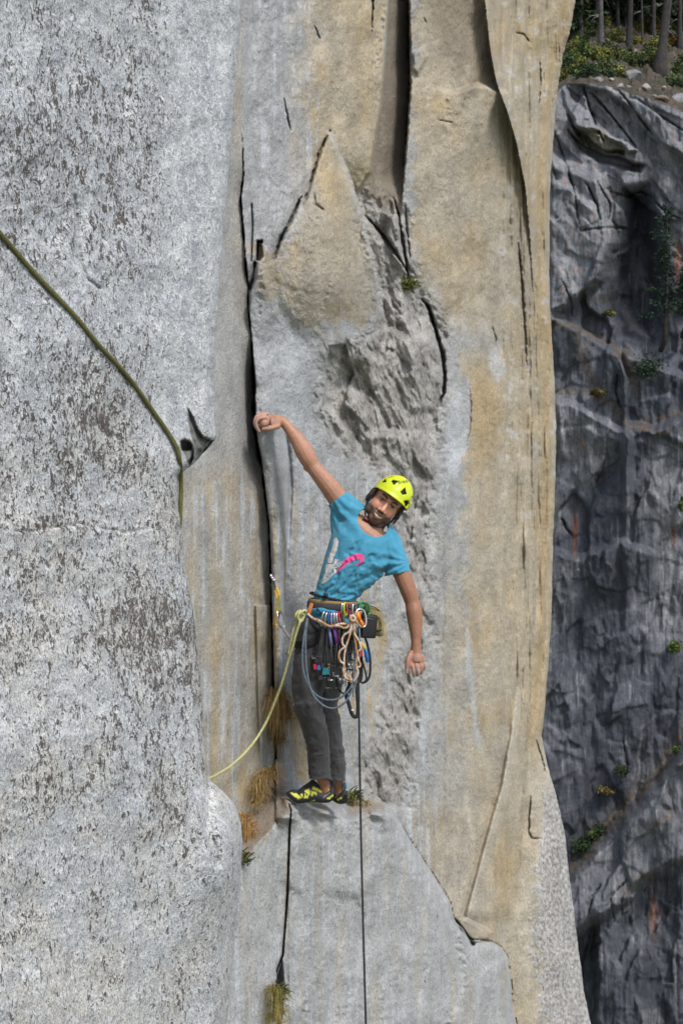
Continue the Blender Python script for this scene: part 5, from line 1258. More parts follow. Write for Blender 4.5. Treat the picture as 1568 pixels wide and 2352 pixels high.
# ---- trousers
def build_trousers():
    mb = MB(); mb.ell(K(752, 1440, .03), (56 * MF, .132, 48 * MF))
    limb(mb, [(727, 1450, 0.0, 46), (714, 1520, -0.03, 42), (706, 1600, -0.06, 35.5), (717, 1655, -0.04, 31), (731, 1715, 0.0, 27), (734, 1770, 0.02, 25.5), (734, 1808, .02, 25.5)])
    limb(mb, [(778, 1455, 0.08, 44), (760, 1540, 0.11, 38), (745, 1612, 0.12, 32), (753, 1660, 0.13, 30), (761, 1705, 0.14, 28), (769, 1768, 0.15, 25), (770, 1810, .155, 25)])
    me = fuse(mb, 0.0046, 5, .5); c = coords(me); ch = to_chart(c); u, v = ch.T; d = c[:, 1]
    wob = fbm(u / 26, v / 26, 3, 320)
    h = .0045 * np.sin(v / 9.5 + (u - 700) / 22 + 2.6 * wob) * np.exp(-((v - 1625) / 38) ** 2) + .004 * np.sin((u + .55 * v) / 11 + 2.2 * wob) * np.exp(-((v - 1520) / 60) ** 2)
    h += .0036 * np.sin((v * .55 + u * .9) / 12 + 3 * wob) * sm(v, 1650, 1720) + .004 * wob + .0025 * np.sin(v / 5 + 3 * wob) * sm(v, 1755, 1790)
    cr1 = 1 - np.abs(np.sin((v * .8 - u * .5) / 17 + 1.6 * wob)); h += .008 * (cr1 - .4) ** 3 * sm(v, 1560, 1640) * 2
    push(me, h)
    c = coords(me); ch = to_chart(c); u, v = ch.T
    front = c[:, 1] < YC + .075
    kill = (v > np.where(front & (u < 764), 1791 + 1.5 * np.sin(u / 6), 1795))
    shrink_vertices(me, kill)
    return finish(me, 'trousers', fabric_mat('charcoal_canvas', (.052, .050, .052), .9, 700, .18), .003, person)
trousers = build_trousers()

# ---- shoes
def build_shoe():
    us = [768, 766, 762, 756, 748, 740, 734, 728, 722, 715, 709, 702, 695, 688, 682, 675, 668, 662, 658, 656]
    bot = np.interp(us[::-1], [656, 660, 666, 672, 680, 690, 700, 715, 730, 745, 755, 762, 766, 768], [1822.5, 1828, 1834, 1839, 1844, 1844.5, 1843, 1841.8, 1842.5, 1844, 1843, 1839, 1831, 1822])[::-1]
    top = np.interp(us[::-1], [656, 660, 668, 675, 683, 690, 697, 703, 709, 714, 722, 728, 734, 740, 748, 756, 762, 766, 768], [1821.5, 1817, 1813.5, 1814, 1815, 1809.5, 1803.5, 1800, 1796, 1790, 1791.5, 1797, 1807, 1812, 1813.5, 1809, 1805, 1809, 1818])[::-1]
    hw = np.interp(us[::-1], [656, 659, 664, 672, 685, 700, 720, 740, 755, 763, 766, 768], [.006, .016, .026, .037, .044, .042, .036, .032, .031, .026, .018, .006])[::-1]
    xs = np.array([(768 - a) for a in us]) * MF; zb = (1845 - bot) * MF; zt = (1845 - top) * MF
    N = 90; t = np.linspace(0, 1, N); X = xs[-1] * (t - .02 * np.sin(2 * math.pi * t)); ZB = np.interp(X, xs, zb); ZT = np.interp(X, xs, zt); W = np.interp(X, xs, hw)
    n = 48; vs, fs = [], []
    for i in range(N):
        mid = (ZB[i] + ZT[i]) / 2; hz = (ZT[i] - ZB[i]) / 2
        for k in range(n):
            a = 2 * math.pi * k / n; ca, sa = math.cos(a), math.sin(a)
            e = .62 if sa < 0 else .95
            zz = math.copysign(abs(sa) ** e, sa); tw = 1.0 if zz < -.1 else max(.42, 1 - .50 * (zz + .1) ** 1.2 * (1 if hz > .02 else .5))
            vs.append((X[i], math.copysign(abs(ca) ** .75, ca) * W[i] * tw, mid + zz * hz))
    for i in range(N - 1):
        for k in range(n):
            k2 = (k + 1) % n; fs.append((i * n + k, i * n + k2, (i + 1) * n + k2, (i + 1) * n + k))
    fs.append(tuple(range(n))); fs.append(tuple(range((N - 1) * n, N * n))[::-1])
    me = bpy.data.meshes.new('climbing_shoe'); me.from_pydata(vs, [], fs); me.update()
    c = coords(me); u = 768 - c[:, 0] / MF; v = 1845 - c[:, 2] / MF
    zz = lambda P: [(648.8 + x * .10618, 1768.4 + y * .10618) for x, y in P]
    cols = np.tile(np.array([.020, .020, .023]), (len(c), 1)); YEL = np.array([.60, .60, .075])
    for P in ([(155, 470), (300, 485), (420, 555), (410, 590), (330, 580), (230, 530)], [(385, 490), (440, 485), (442, 548), (420, 555)], [(458, 592), (482, 478), (585, 560), (540, 580)], [(465, 435), (585, 362), (594, 512), (520, 470)],
              [(612, 412), (748, 476), (622, 532)], [(598, 372), (690, 338), (830, 425), (930, 435), (1020, 392), (1005, 432), (930, 464), (800, 458), (700, 402)], [(955, 602), (1102, 488), (1098, 545), (1010, 612)], [(560, 682), (712, 613), (690, 642)]):
        cols[poly_in(u, v, zz(P))] = YEL
    band = line_d(u, v, zz([(860, 580), (1030, 470)])) < 1.1; cols[band & (fbm(u / 1.2, v / 1.2, 1, 330) > -.1)] = (.22, .22, .23)
    set_cols(me, cols); me.materials.append(attr_mat('shoe_rubber_and_suede', .62, .18, 160, bump=.3, spec=.35, bscale=300, bdist=.002)); me.polygons.foreach_set('use_smooth', [True] * len(me.polygons))
    return me
shoe_me = build_shoe(); black_web = simple_mat('black_webbing', (.018, .018, .02), .75, var=.3, scale=200); lace_mat = simple_mat('dark_laces', (.03, .032, .02), .8, var=.3); blue_tab = simple_mat('blue_webbing', (.03, .16, .24), .7)
def place_shoe(heel, rz, ry, label, tab):
    o = bpy.data.objects.new('climbing_shoe', shoe_me); col.objects.link(o); o.location = heel; o.rotation_euler = (0, ry, rz); adopt(o, person); o['label'] = label
    M = Matrix.LocRotScale(heel, o.rotation_euler, None)
    def L(x, y, z): return M @ Vector((x, y, z))
    m = MB()
    for i in range(6):
        x = .105 + i * .015; z = .098 - i * .0115; m.tube([L(x, -.022, z - .012), L(x + .004, 0, z + .004), L(x, .022, z - .012)], .0035, 6, k=3)
    adopt(m.obj('laces', lace_mat), o)
    m = MB(); m.tube([L(.012, 0, .085), L(.004, 0, .112), L(.016, 0, .122), L(.024, 0, .100), L(.022, 0, .088)], .006, 8, k=4, flat=.5); adopt(m.obj('pull_tab', tab), o)
    return o
place_shoe(K(768, 1845, .055), R(180), 0, 'shoe in front, seen from its side, toe on the rock', black_web)
place_shoe(K(793, 1852, .16), R(180 - 58), R(-3), 'shoe behind, toe pointing into the wall', blue_tab)

# ---- helmet
def build_helmet():
    ce = (0.006, -.008, .030); ra = (.0965, .122, .112)
    na, ne = 160, 56; vs, fs = [], []
    for j in range(ne + 1):
        for i in range(na):
            a = 2 * math.pi * i / na; f = math.cos(a)         # f=1 at the front
            rim = -.02 + .16 * f - .10 * (1 - abs(f)) + (.10 if f < 0 else 0) * f * f - (.13 if f < -.2 else 0) * (-f)
            el = rim + (math.pi / 2 - rim) * (j / ne)
            ce_, se = math.cos(el), math.sin(el)
            r = 1 + .018 * math.cos(6 * a + .3) * math.cos(el) * sm(np.array(el), .25, .6) - .012 * math.cos(3 * a) * math.sin(2 * el)
            lip = .045 * math.exp(-((el - rim) / .10) ** 2) * max(0, f)
            vs.append(H(ce[0] + ra[0] * (r + lip) * ce_ * math.sin(a), ce[1] + ra[1] * (r + lip) * ce_ * math.cos(a), ce[2] + ra[2] * r * se))
    for j in range(ne):
        for i in range(na):
            i2 = (i + 1) % na; fs.append((j * na + i, j * na + i2, (j + 1) * na + i2, (j + 1) * na + i))
    zz = lambda P: [(792.3 + x * .12449, 1062.2 + y * .12449) for x, y in P]
    vents = [zz(P) for P in ([(848, 340), (880, 312), (992, 338), (890, 414)], [(1112, 456), (1138, 592), (1060, 598), (1018, 545)], [(1076, 702), (1172, 702), (1184, 760), (1132, 834), (1108, 800)], [(1222, 636), (1252, 628), (1246, 702), (1192, 784)], [(655, 355), (742, 298), (757, 362), (690, 368)], [(775, 268), (862, 246), (880, 262), (800, 280)])]
    C_ = np.array([tuple(v) for v in vs]); ch = to_chart(C_); l = (C_ - np.array(H0)) @ np.array(HM) / HS
    hole = np.zeros(len(vs), bool); fr = l[:, 1] > -.03
    for P in vents: hole |= poly_in(ch[:, 0], ch[:, 1], P) & fr
    lm = l.copy(); lm[:, 1] = 2 * (ce[1] - .02) - lm[:, 1]; chm = to_chart(HS * lm @ np.array(HM).T + np.array(H0))
    for P in vents: hole |= poly_in(chm[:, 0], chm[:, 1], P) & ~fr & (l[:, 2] > .02)
    fs2 = [f for f in fs if sum(hole[i] for i in f) < 2]
    yel = Nd('lime_helmet_shell'); tc = yel.n('ShaderNodeTexCoord').outputs['Object']
    base = yel.ramp(yel.noise(tc, 35, 4), [(.3, (.50, .585, .014)), (.7, (.60, .67, .02))])
    scr = yel.ramp(yel.noise(yel.mapping(tc, (0, .4, .3), (1, 1, 6)), 70, 5, .7), [(.66, 0), (.72, .5)])
    yel.l(yel.mix(scr, base, (.30, .33, .12)), yel.b.inputs['Base Color']); yel.b.inputs['Roughness'].default_value = .40
    o = mesh_obj('helmet', vs, fs2, yel.m, None); m = o.modifiers.new('shell', 'SOLIDIFY'); m.thickness = .007; m.offset = -1
    adopt(o, person); o['label'] = 'lime yellow vented climbing helmet'
    mb = MB(); mb.ell(H(ce[0], ce[1], ce[2] - .002), (ra[0] - .011, ra[1] - .011, ra[2] - .011), HM * HS, 28, 18)
    kp = [(HM.transposed() @ (v - H0)).z > .03 * HS for v in mb.v]; mb.f = [f for f in mb.f if all(kp[i] for i in f)]
    adopt(mb.obj('liner', simple_mat('black_foam', (.012, .012, .013), .9)), o)
    st = MB()
    for s in (-1, 1):
        st.tube([H(.077 * s, .040, .030), H(.0735 * s, .020, -.03), H(.0685 * s, .022, -.078), H(.038 * s, .052, -.116), H(0, .066, -.127)], .0052, 8, k=5, flat=.5)
        st.tube([H(.080 * s, -.045, .020), H(.080 * s, -.01, -.035), H(.0695 * s, .020, -.072)], .0050, 8, k=5, flat=.5)
    adopt(st.obj('chin_strap', black_web), o)
    bk = MB(); bk.box(H(-.034, .062, -.121), (.014, .006, .007), HM * HS); adopt(bk.obj('strap_buckle', simple_mat('red_buckle', (.16, .02, .02), .4)), o)
    hb = BVHTree.FromPolygons([Vector(v) for v in vs], fs)
    dk = simple_mat('dark_print', (.045, .055, .03), .5)
    def f1(x, y):
        a = zz([(988, 408), (1168, 362)]); L = 22; dx, dy = a[1][0] - a[0][0], a[1][1] - a[0][1]; n = math.hypot(dx, dy)
        return hit(hb, a[0][0] + dx * x + dy / n * y * 13 * 1, a[0][1] + dy * x - dx / n * y * 13, .0012)
    text_decal('lettering', 'free', f1, dk, o)
    def f2(x, y):
        a = zz([(868, 452), (985, 575)]); dx, dy = a[1][0] - a[0][0], a[1][1] - a[0][1]; n = math.hypot(dx, dy)
        return hit(hb, a[0][0] + dx * x + dy / n * y * 4.0, a[0][1] + dy * x - dx / n * y * 4.0, .0012)
    return o
build_helmet()
# ------------------------------------------------------------------ harness, rack, ropes
metal = simple_mat('polished_alloy', (.62, .63, .65), .28, 1.0, .1, 90); dmetal = simple_mat('dull_steel', (.085, .085, .095), .42, .8, .25, 90); wire_m = simple_mat('steel_wire', (.10, .10, .105), .45, .6, .2)
gold = simple_mat('gold_anodised', (.62, .36, .03), .32, .75, .1); green_m = simple_mat('green_anodised', (.02, .22, .09), .32, .6, .1); orange_m = simple_mat('orange_anodised', (.75, .22, .02), .35, .35, .1); purple_m = simple_mat('purple_anodised', (.42, .36, .50), .35, .6, .1)
blue_m = simple_mat('blue_anodised', (.03, .16, .48), .35, .5, .1); red_m = simple_mat('red_anodised', (.50, .03, .06), .35, .5, .1); teal_m = simple_mat('teal_anodised', (.03, .17, .20), .38, .5, .15); pink_m = simple_mat('pink_anodised', (.42, .08, .13), .35, .5, .1); lime_m = simple_mat('lime_anodised', (.48, .60, .04), .35, .3, .1)
def web(name, c, var=.2): return simple_mat(name, c, .85, 0, var, 260, .4)
ochre_w = web('ochre_padding', (.30, .18, .055)); grey_w = web('dark_grey_webbing', (.045, .045, .047)); blk_w = web('black_sling', (.014, .014, .016)); peri_w = web('periwinkle_sling', (.16, .18, .36)); purp_w = web('purple_sling', (.12, .045, .24)); dred_w = web('dark_red_sling', (.11, .015, .02)); grn_w = web('dark_green_sling', (.025, .10, .045)); oli_w = web('olive_sling', (.26, .25, .04)); gry_w = web('grey_sling', (.20, .19, .185)); orange_w = web('orange_webbing', (.36, .11, .03)); yel_w = web('golden_sling', (.60, .36, .03)); oliv_d = web('dark_olive_sling', (.10, .09, .025))

def band(name, u, v, dy, ang, rx, ry, hz, th, mat, parent, sag=0):
    """a webbing ring round the body: chart centre, in-plane radius, depth radius, half height"""
    vs, fs = [], []; n = 64; ax = Vector((math.cos(R(ang)), 0, -math.sin(R(ang)))); up = Vector((math.sin(R(ang)), 0, math.cos(R(ang)))); c = K(u, v, dy)
    for i in range(n):
        t = 2 * math.pi * i / n; ct, st = math.cos(t), math.sin(t); ex = 2 / 2.3
        d = ax * math.copysign(abs(ct) ** ex, ct) * rx * MF + Vector((0, -1, 0)) * math.copysign(abs(st) ** ex, st) * ry
        dn = d.normalized(); z = up * (-sag * max(0, st) * MF)
        for o_, h in ((0, 1), (.7, 1.0), (1, .75), (1, -.75), (.7, -1), (0, -1)): vs.append(c + d + dn * th * o_ + up * hz * h * MF + z)
    for i in range(n):
        a, b = i * 6, ((i + 1) % n) * 6
        for k in range(6): fs.append((a + k, a + (k + 1) % 6, b + (k + 1) % 6, b + k))
    o = mesh_obj(name, vs, fs, mat, None); return adopt(o, parent) if parent else o

harness = band('harness', 764, 1391, .018, 3, 55, .122, 8.5, .010, grey_w, person); harness['label'] = 'dark grey climbing harness with ochre padding'
band('padding', 765, 1382, .017, 4, 53.5, .120, 4.6, .008, ochre_w, harness); band('lower_padding', 764, 1399.5, .018, 3, 54.5, .122, 3.2, .007, ochre_w, harness)
b_ = band('leg_loop', 722, 1470, -.012, -12, 45, .108, 8, .007, blk_w, harness); band('leg_loop', 778, 1478, .085, 6, 43, .102, 8, .007, blk_w, harness)
m = MB()
for q in ((718, 1395), (733, 1412), (752, 1419), (772, 1419), (792, 1412), (808, 1394)): pass
m.tube([K(728, 1397, -.125), K(738, 1408, -.155), K(760, 1412, -.17), K(782, 1408, -.165), K(800, 1396, -.14)], 1.7 * MF, 8, k=6); m.obj('gear_loop', blk_w, harness)
m = MB(); m.tube([K(800, 1396, -.14), K(815, 1402, -.13), K(832, 1400, -.09), K(842, 1393, -.04)], 1.7 * MF, 8, k=6); m.obj('gear_loop', blk_w, harness)
m = MB(); m.tube([K(716, 1386, -.10), K(712, 1398, -.13), K(709, 1410, -.14)], [4.5 * MF, 5 * MF, 4.5 * MF], 8, k=4, flat=.4); m.obj('tie_in_webbing', orange_w, harness)
m = MB(); m.tube([K(709, 1406, -.13), K(716, 1430, -.13), K(730, 1450, -.11)], [4 * MF, 4 * MF, 4 * MF], 8, k=4, flat=.4); m.obj('belay_loop', blk_w, harness)
belt = band('strap', 765, 1373, .012, 12, 53.5, .113, 2.7, .005, blk_w, person); belt['label'] = 'thin black strap over the shirt above the harness'
m = MB(); m.box(K(748, 1367, -.115), (5 * MF, .006, 5 * MF), Matrix.Rotation(R(12), 3, 'Y')); adopt(m.obj('buckle', black_web), belt)
# shirt tail showing under the belt
m = MB(); m.tube([K(717, 1404, -.085), K(728, 1404, -.115), K(740, 1402, -.128), K(752, 1405, -.132), K(768, 1407, -.13), K(778, 1409, -.125)], [6 * MF, 8.5 * MF, 6 * MF, 4.5 * MF, 5 * MF, 3 * MF], 10, k=5, flat=.35); m.obj('shirt_tail', fabric_mat('blue_cotton_tail', (.048, .275, .43)), person)

def ring_path(cu, cv, dy, h, w, ang, turn):
    """D-shaped carabiner outline: h, w in chart units; ang in the picture plane; turn swings it edge-on"""
    pts = []
    for t in np.linspace(0, 2 * math.pi, 22, endpoint=False):
        x = w / 2 * math.copysign(abs(math.cos(t)) ** .75, math.cos(t)) * (1 + .25 * math.sin(t) * (1 if math.cos(t) < 0 else 0.2)); z = h / 2 * math.copysign(abs(math.sin(t)) ** .8, math.sin(t))
        xx = x * math.cos(R(turn)); yy = x * math.sin(R(turn)) * MF
        ca, sa = math.cos(R(ang)), math.sin(R(ang))
        pts.append(K(cu + xx * ca + z * sa, cv - (z * ca - xx * sa), dy + yy))
    return pts + [pts[0]]
def carabiner(u, v, dy, h, w, ang, turn, mat, label, r=2.1, gate=None, name='carabiner', group='carabiners on the rack'):
    p = ring_path(u, v, dy, h, w, ang, turn); m = MB(); m.tube(p, r * MF, 8, caps=False)
    o = m.obj(name, mat); tag(o, label, 'carabiner', group)
    g = MB(); i0 = 7; g.tube([p[i0], p[i0 + 4]], r * .85 * MF, 8); adopt(g.obj('gate', gate or mat), o)
    return o
for (u, v, dy, h, w, a, t, mt, lab) in (
        (744, 1422, -.165, 36, 22, 14, 62, metal, 'leftmost silver carabiner on the harness gear loop'), (751, 1424, -.175, 36, 22, 8, 68, metal, 'second silver carabiner from the left on the gear loop'), (757.5, 1424, -.18, 36, 20, 4, 70, blue_m, 'bright blue carabiner on the gear loop'),
        (764, 1425, -.185, 36, 20, 0, 70, purple_m, 'lilac carabiner right of the blue one on the gear loop'), (771, 1424, -.185, 36, 20, -4, 70, metal, 'silver carabiner right of the lilac one'), (777, 1425, -.18, 36, 20, -6, 70, metal, 'silver carabiner beside the dark red one'),
        (782, 1424, -.18, 34, 20, -8, 70, red_m, 'dark red carabiner on the gear loop'), (788, 1400, -.15, 30, 16, 2, 66, metal, 'silver carabiner in front of the belt, left of the lime one'), (793, 1400, -.155, 30, 16, -2, 66, lime_m, 'lime green carabiner in front of the belt'),
        (800, 1402, -.15, 30, 14, -6, 68, pink_m, 'pink carabiner right of the lime one'), (813.5, 1404, -.16, 34, 18, 0, 62, metal, 'silver carabiner above the cord knot'),
        (831, 1397, -.09, 26, 20, 12, 30, green_m, 'green carabiner nearest the belt end'), (840, 1399, -.08, 28, 20, -14, 35, green_m, 'green carabiner above the olive chalk bag'),
        (829, 1420, -.15, 42, 24, -10, 25, metal, 'large silver carabiner holding the orange device')):
    carabiner(u, v, dy, h, w, a, t, mt, lab)
m = MB(); m.tube([K(822, 1405, -.15), K(821, 1416, -.155), K(826, 1424, -.155)], [6 * MF, 8 * MF, 5 * MF], 10, k=3); m.tube([K(826, 1424, -.155), K(831, 1433, -.15), K(830, 1440, -.15)], [4 * MF, 5.5 * MF, 4 * MF], 10, k=3)
o = m.obj('belay_device', orange_m); tag(o, 'orange belay device hanging on the large silver carabiner', 'belay device')

def nut(u0, v0, u1, v1, dy, w, h, mat, label):
    root = empty('wired_nut', K(u1, v1, dy)); tag(root, label, 'nut', 'wired nuts on the rack')
    m = MB()
    for s in (-1, 1): m.tube([K(u0, v0, dy), K((u0 + u1) / 2 + s * 1.6, (v0 + v1) / 2, dy - .003 * s), K(u1 + s * w * .25, v1 - h * .4, dy)], .75 * MF, 6, k=3)
    m.obj('wire', wire_m, root)
    an = math.atan2(u1 - u0, v1 - v0); rt = Matrix.Rotation(an, 3, 'Y')
    vs = []; c = K(u1, v1, dy)
    for z, s in ((1, .78), (-1, 1.0)):
        for x, y in ((-1, -1), (1, -1), (1, 1), (-1, 1)): vs.append(c + rt @ Vector((x * w * .5 * s * MF, y * w * .36 * s * MF, z * h * .5 * MF)))
    adopt(mesh_obj('nut_head', vs, [(0, 1, 2, 3), (7, 6, 5, 4), (0, 4, 5, 1), (1, 5, 6, 2), (2, 6, 7, 3), (3, 7, 4, 0)], mat, None, False), root)
for a in ((742, 1440, 723.6, 1531, -.17, 8.5, 12, red_m, 'red wired nut at the left of the rack'), (742, 1442, 732.4, 1533, -.175, 7.5, 11, blue_m, 'small blue wired nut next to the red one'), (746, 1442, 741, 1528, -.165, 7, 10, dmetal, 'dull grey wired nut behind the teal one'),
          (750, 1445, 748.5, 1541, -.18, 17, 15, teal_m, 'largest, teal wired nut at the bottom of the rack'), (752, 1445, 756, 1529, -.17, 7, 9, gold, 'small brass wired nut above the teal one'), (738, 1440, 736, 1556, -.165, 8, 10, dmetal, 'lowest steel wired nut under the red and blue ones'), (739, 1442, 727, 1518, -.16, 6, 9, dmetal, 'small dark wired nut behind the red one')): nut(*a)

def cam_device(u0, v0, u1, v1, u2, v2, dy, r, wmat, label, lobe=dmetal):
    """spring-loaded cam: sling (u0..u1), stem and trigger, lobes at (u2, v2)"""
    root = empty('cam_device', K(u2, v2, dy)); tag(root, label, 'cam', 'cams on the rack')
    m = MB(); m.tube([K(u0, v0, dy), K(u1, v1, dy)], [2.9 * MF, 3.3 * MF], 8, flat=.45); m.obj('sling', wmat, root)
    m = MB()
    for s in (-1, 1): m.tube([K(u1, v1 - 2, dy), K((u1 + u2) / 2 + s * 2.6, (v1 + v2) / 2, dy), K(u2 + s * 2.2, v2, dy)], 1.0 * MF, 6, k=4)
    m.obj('stem', wire_m, root)
    tu, tv = u1 * .42 + u2 * .58, v1 * .42 + v2 * .58
    m = MB(); m.tube([K(tu - r * .9, tv, dy - .004), K(tu + r * .9, tv + 1, dy - .004)], 1.5 * MF, 8); m.obj('trigger', black_web, root)
    m = MB(); m.tube([K(u2 - r * .75, v2, dy), K(u2 + r * .75, v2, dy)], 1.2 * MF, 8); m.obj('axle', metal, root)
    for i, x in enumerate((-.62, -.24, .24, .62)):
        vs, fs = [], []; n = 12; sg = 1 if i % 2 else -1; th = 1.0 * MF
        for side in (-1, 1):
            vs.append(K(u2 + x * r, v2, dy) + Vector((side * th, 0, 0)))
            for k in range(n + 1):
                a = R(-70 + 140 * k / n); rad = r * MF * (.62 + .42 * k / n)
                vs.append(K(u2 + x * r, v2, dy) + Vector((side * th, -sg * rad * math.cos(a), -rad * math.sin(a) * (1 if sg > 0 else -1) * .9)))
        L = n + 2
        for k in range(1, n + 1): fs += [(0, k, k + 1), (L, L + k + 1, L + k), (k, L + k, L + k + 1, k + 1)]
        fs += [(0, L, L + 1, 1), (0, n + 1, L + n + 1, L)]
        adopt(mesh_obj('cam_lobe', vs, fs, lobe, None, False), root)
for a in ((755, 1438, 761, 1484, 760, 1562, -.185, 10, peri_w, 'cam on a periwinkle blue sling', dmetal), (766, 1438, 773, 1478, 772, 1553, -.19, 10, purp_w, 'cam on a purple sling', dmetal), (776, 1440, 779, 1482, 783, 1560, -.18, 10, dred_w, 'cam on a dark red sling', metal),
          (789, 1412, 791, 1450, 796, 1566, -.17, 11, grn_w, 'cam on a dark green sling', dmetal), (797, 1430, 799, 1462, 803, 1526, -.165, 9, oliv_d, 'cam on a dark olive sling behind the tan cord', metal), (806, 1432, 808, 1470, 811, 1548, -.16, 10, blk_w, 'cam on a black sling behind the tan cord', dmetal),
          (744, 1436, 738, 1476, 734, 1508, -.15, 8, gry_w, 'small cam on a grey sling at the left of the rack', dmetal), (784, 1436, 786, 1475, 776, 1580, -.15, 10, blk_w, 'lowest cam on a black sling, hanging under the others', dmetal), (770, 1440, 768, 1480, 764, 1545, -.14, 9, blk_w, 'cam hidden in the dark middle of the rack', dmetal),
          (748, 1438, 750, 1486, 746, 1556, -.15, 10, blk_w, 'dark cam behind the largest teal nut', dmetal), (760, 1436, 756, 1490, 754, 1580, -.15, 10, blk_w, 'dark cam just left of the lowest one', dmetal), (800, 1436, 804, 1490, 806, 1572, -.15, 10, blk_w, 'dark cam behind the lower end of the tan cord', dmetal), (815, 1436, 816, 1480, 818, 1545, -.13, 9, blk_w, 'dark cam at the right of the tan cord loops', dmetal), (736, 1436, 728, 1480, 722, 1512, -.14, 8, blk_w, 'dark cam at the far left of the rack', dmetal),
          (793, 1440, 792, 1480, 788, 1535, -.14, 9, blk_w, 'cam on a black sling just left of the tan cord loops', metal)): cam_device(*a)
# tan and white cord bundle
cord = Nd('tan_white_cord'); tc = cord.n('ShaderNodeTexCoord').outputs['Object']; cord.l(cord.ramp(cord.noise(tc, 34, 2), [(.42, (.40, .20, .08)), (.58, (.56, .46, .38))]), cord.b.inputs['Base Color']); cord.b.inputs['Roughness'].default_value = .9
m = MB()
def zz3(P, dy): return [K(677.5 + x * .14647, 1337.8 + y * .14647, dy + (q[0] if q else 0)) for x, y, *q in P]
m.tube(zz3([(195, 490), (250, 540), (330, 590), (420, 640), (500, 675), (600, 680), (700, 650), (780, 650), (850, 640), (890, 560)], -.20), 2.7 * MF, 8, k=5, flat=.55)
m.tube(zz3([(330, 575), (430, 625), (540, 690), (620, 680), (700, 690), (760, 715), (820, 700), (850, 640), (895, 575)], -.205), 2.5 * MF, 8, k=5, flat=.55)
m.tube(zz3([(885, 590), (880, 680), (850, 770), (800, 800), (755, 840), (735, 910), (750, 980), (790, 1015), (740, 1040), (695, 1090), (685, 1170), (715, 1240), (765, 1285), (755, 1380), (775, 1470), (830, 1520), (890, 1530)], -.21), 2.4 * MF, 8, k=5, flat=.6)
m.tube(zz3([(895, 590), (880, 720), (850, 850), (800, 1000), (772, 1150), (770, 1300), (785, 1420), (840, 1500), (890, 1510), (940, 1470), (965, 1380), (962, 1200), (955, 1000), (930, 850), (905, 720), (900, 600)], -.205), 2.2 * MF, 8, k=5, flat=.6)
m.tube(zz3([(905, 590), (930, 700), (935, 810), (975, 880), (1010, 950), (1035, 1030), (1010, 1065), (975, 1090), (985, 1200), (1020, 1280), (1010, 1320), (965, 1340), (985, 1410), (960, 1490), (910, 1545), (860, 1500), (880, 1400)], -.21), 2.4 * MF, 8, k=5, flat=.6)
for q in ([(860, 540), (900, 520), (940, 560), (920, 600), (870, 590), (860, 540)], [(880, 520), (930, 540), (935, 590), (890, 605), (870, 560), (885, 520)]): m.tube(zz3(q, -.215), 3.2 * MF, 8, k=4)
m.tube(zz3([(920, 540), (950, 600), (975, 640)], -.21), 3 * MF, 8, k=3, flat=.6)
o = m.obj('cordelette', cord.m); tag(o, 'tan and white cord looped and knotted in front of the rack', 'cord')

def rope_mat(name, c1, c2, sc=120, fleck=None):
    k = Nd(name); tc = k.n('ShaderNodeTexCoord').outputs['Object']
    br = k.noise(k.mapping(tc, (0, R(40), 0), (1, 1, .5)), sc, 2, .5)
    cc = k.ramp(br, [(.36, c1), (.60, c2)])
    if fleck: cc = k.mix(k.ramp(k.noise(tc, sc * 2.2, 2), [(.66, 0), (.70, 1)]), cc, fleck)
    k.l(cc, k.b.inputs['Base Color']); k.b.inputs['Roughness'].default_value = .85; k.b.inputs['Specular IOR Level'].default_value = .25
    k.bump(br, .6, .002); return k.m
def rope(name, P, r, mat, label, n=10, k=8, cat='rope', group=None, flat=None):
    m = MB(); m.tube(P, r, n, k=k, flat=flat); o = m.obj(name, mat); return tag(o, label, cat, group)
gb = rope_mat('grey_blue_rope', (.075, .10, .125), (.13, .165, .195), 160)
m = MB()
m.tube([K(*p) for p in ((705, 1420, -.13), (698, 1462, -.17), (694, 1506, -.18), (697, 1543, -.18), (707, 1572, -.18), (721, 1592, -.19), (739, 1604, -.20), (760, 1608, -.21), (780, 1603, -.215), (799, 1587, -.215), (810, 1566, -.21), (813, 1530, -.20), (814, 1470, -.18), (814, 1425, -.15))], 2.35 * MF, 10, k=8)
m.tube([K(*p) for p in ((706, 1420, -.13), (702, 1462, -.165), (702, 1513, -.175), (707, 1557, -.18), (717, 1592, -.19), (733, 1613, -.205), (753, 1625.5, -.215), (772, 1625.5, -.22), (792, 1613, -.22), (806, 1590, -.215), (817, 1566, -.21), (823, 1528, -.20), (825.5, 1470, -.18), (824, 1440, -.15))], 2.35 * MF, 10, k=8)
o = m.obj('rope_coil', gb); tag(o, 'grey blue rope hanging in two big loops from the harness', 'rope')
rope('rope_tail', [K(820, 1545, -.19), K(815, 1572, -.19), K(812, 1590, -.19), K(811, 1601, -.19)], 2.6 * MF, rope_mat('grey_rope', (.14, .15, .16), (.24, .25, .26), 150), 'short grey rope end hanging right of the loops')
hl = rope_mat('black_rope', (.012, .014, .014), (.035, .038, .036), 230, (.30, .31, .29))
rope('haul_line', [K(*p) for p in ((822, 1440, -.06), (822, 1500, -.10), (823, 1560, -.12), (825, 1700, -.13), (828, 1880, -.16), (833, 2100, -.20), (840, 2352, -.24), (846, 2560, -.26), (851, 2760, -.28))], 2.55 * MF, hl, 'thin black flecked rope hanging straight down from the harness', k=14)
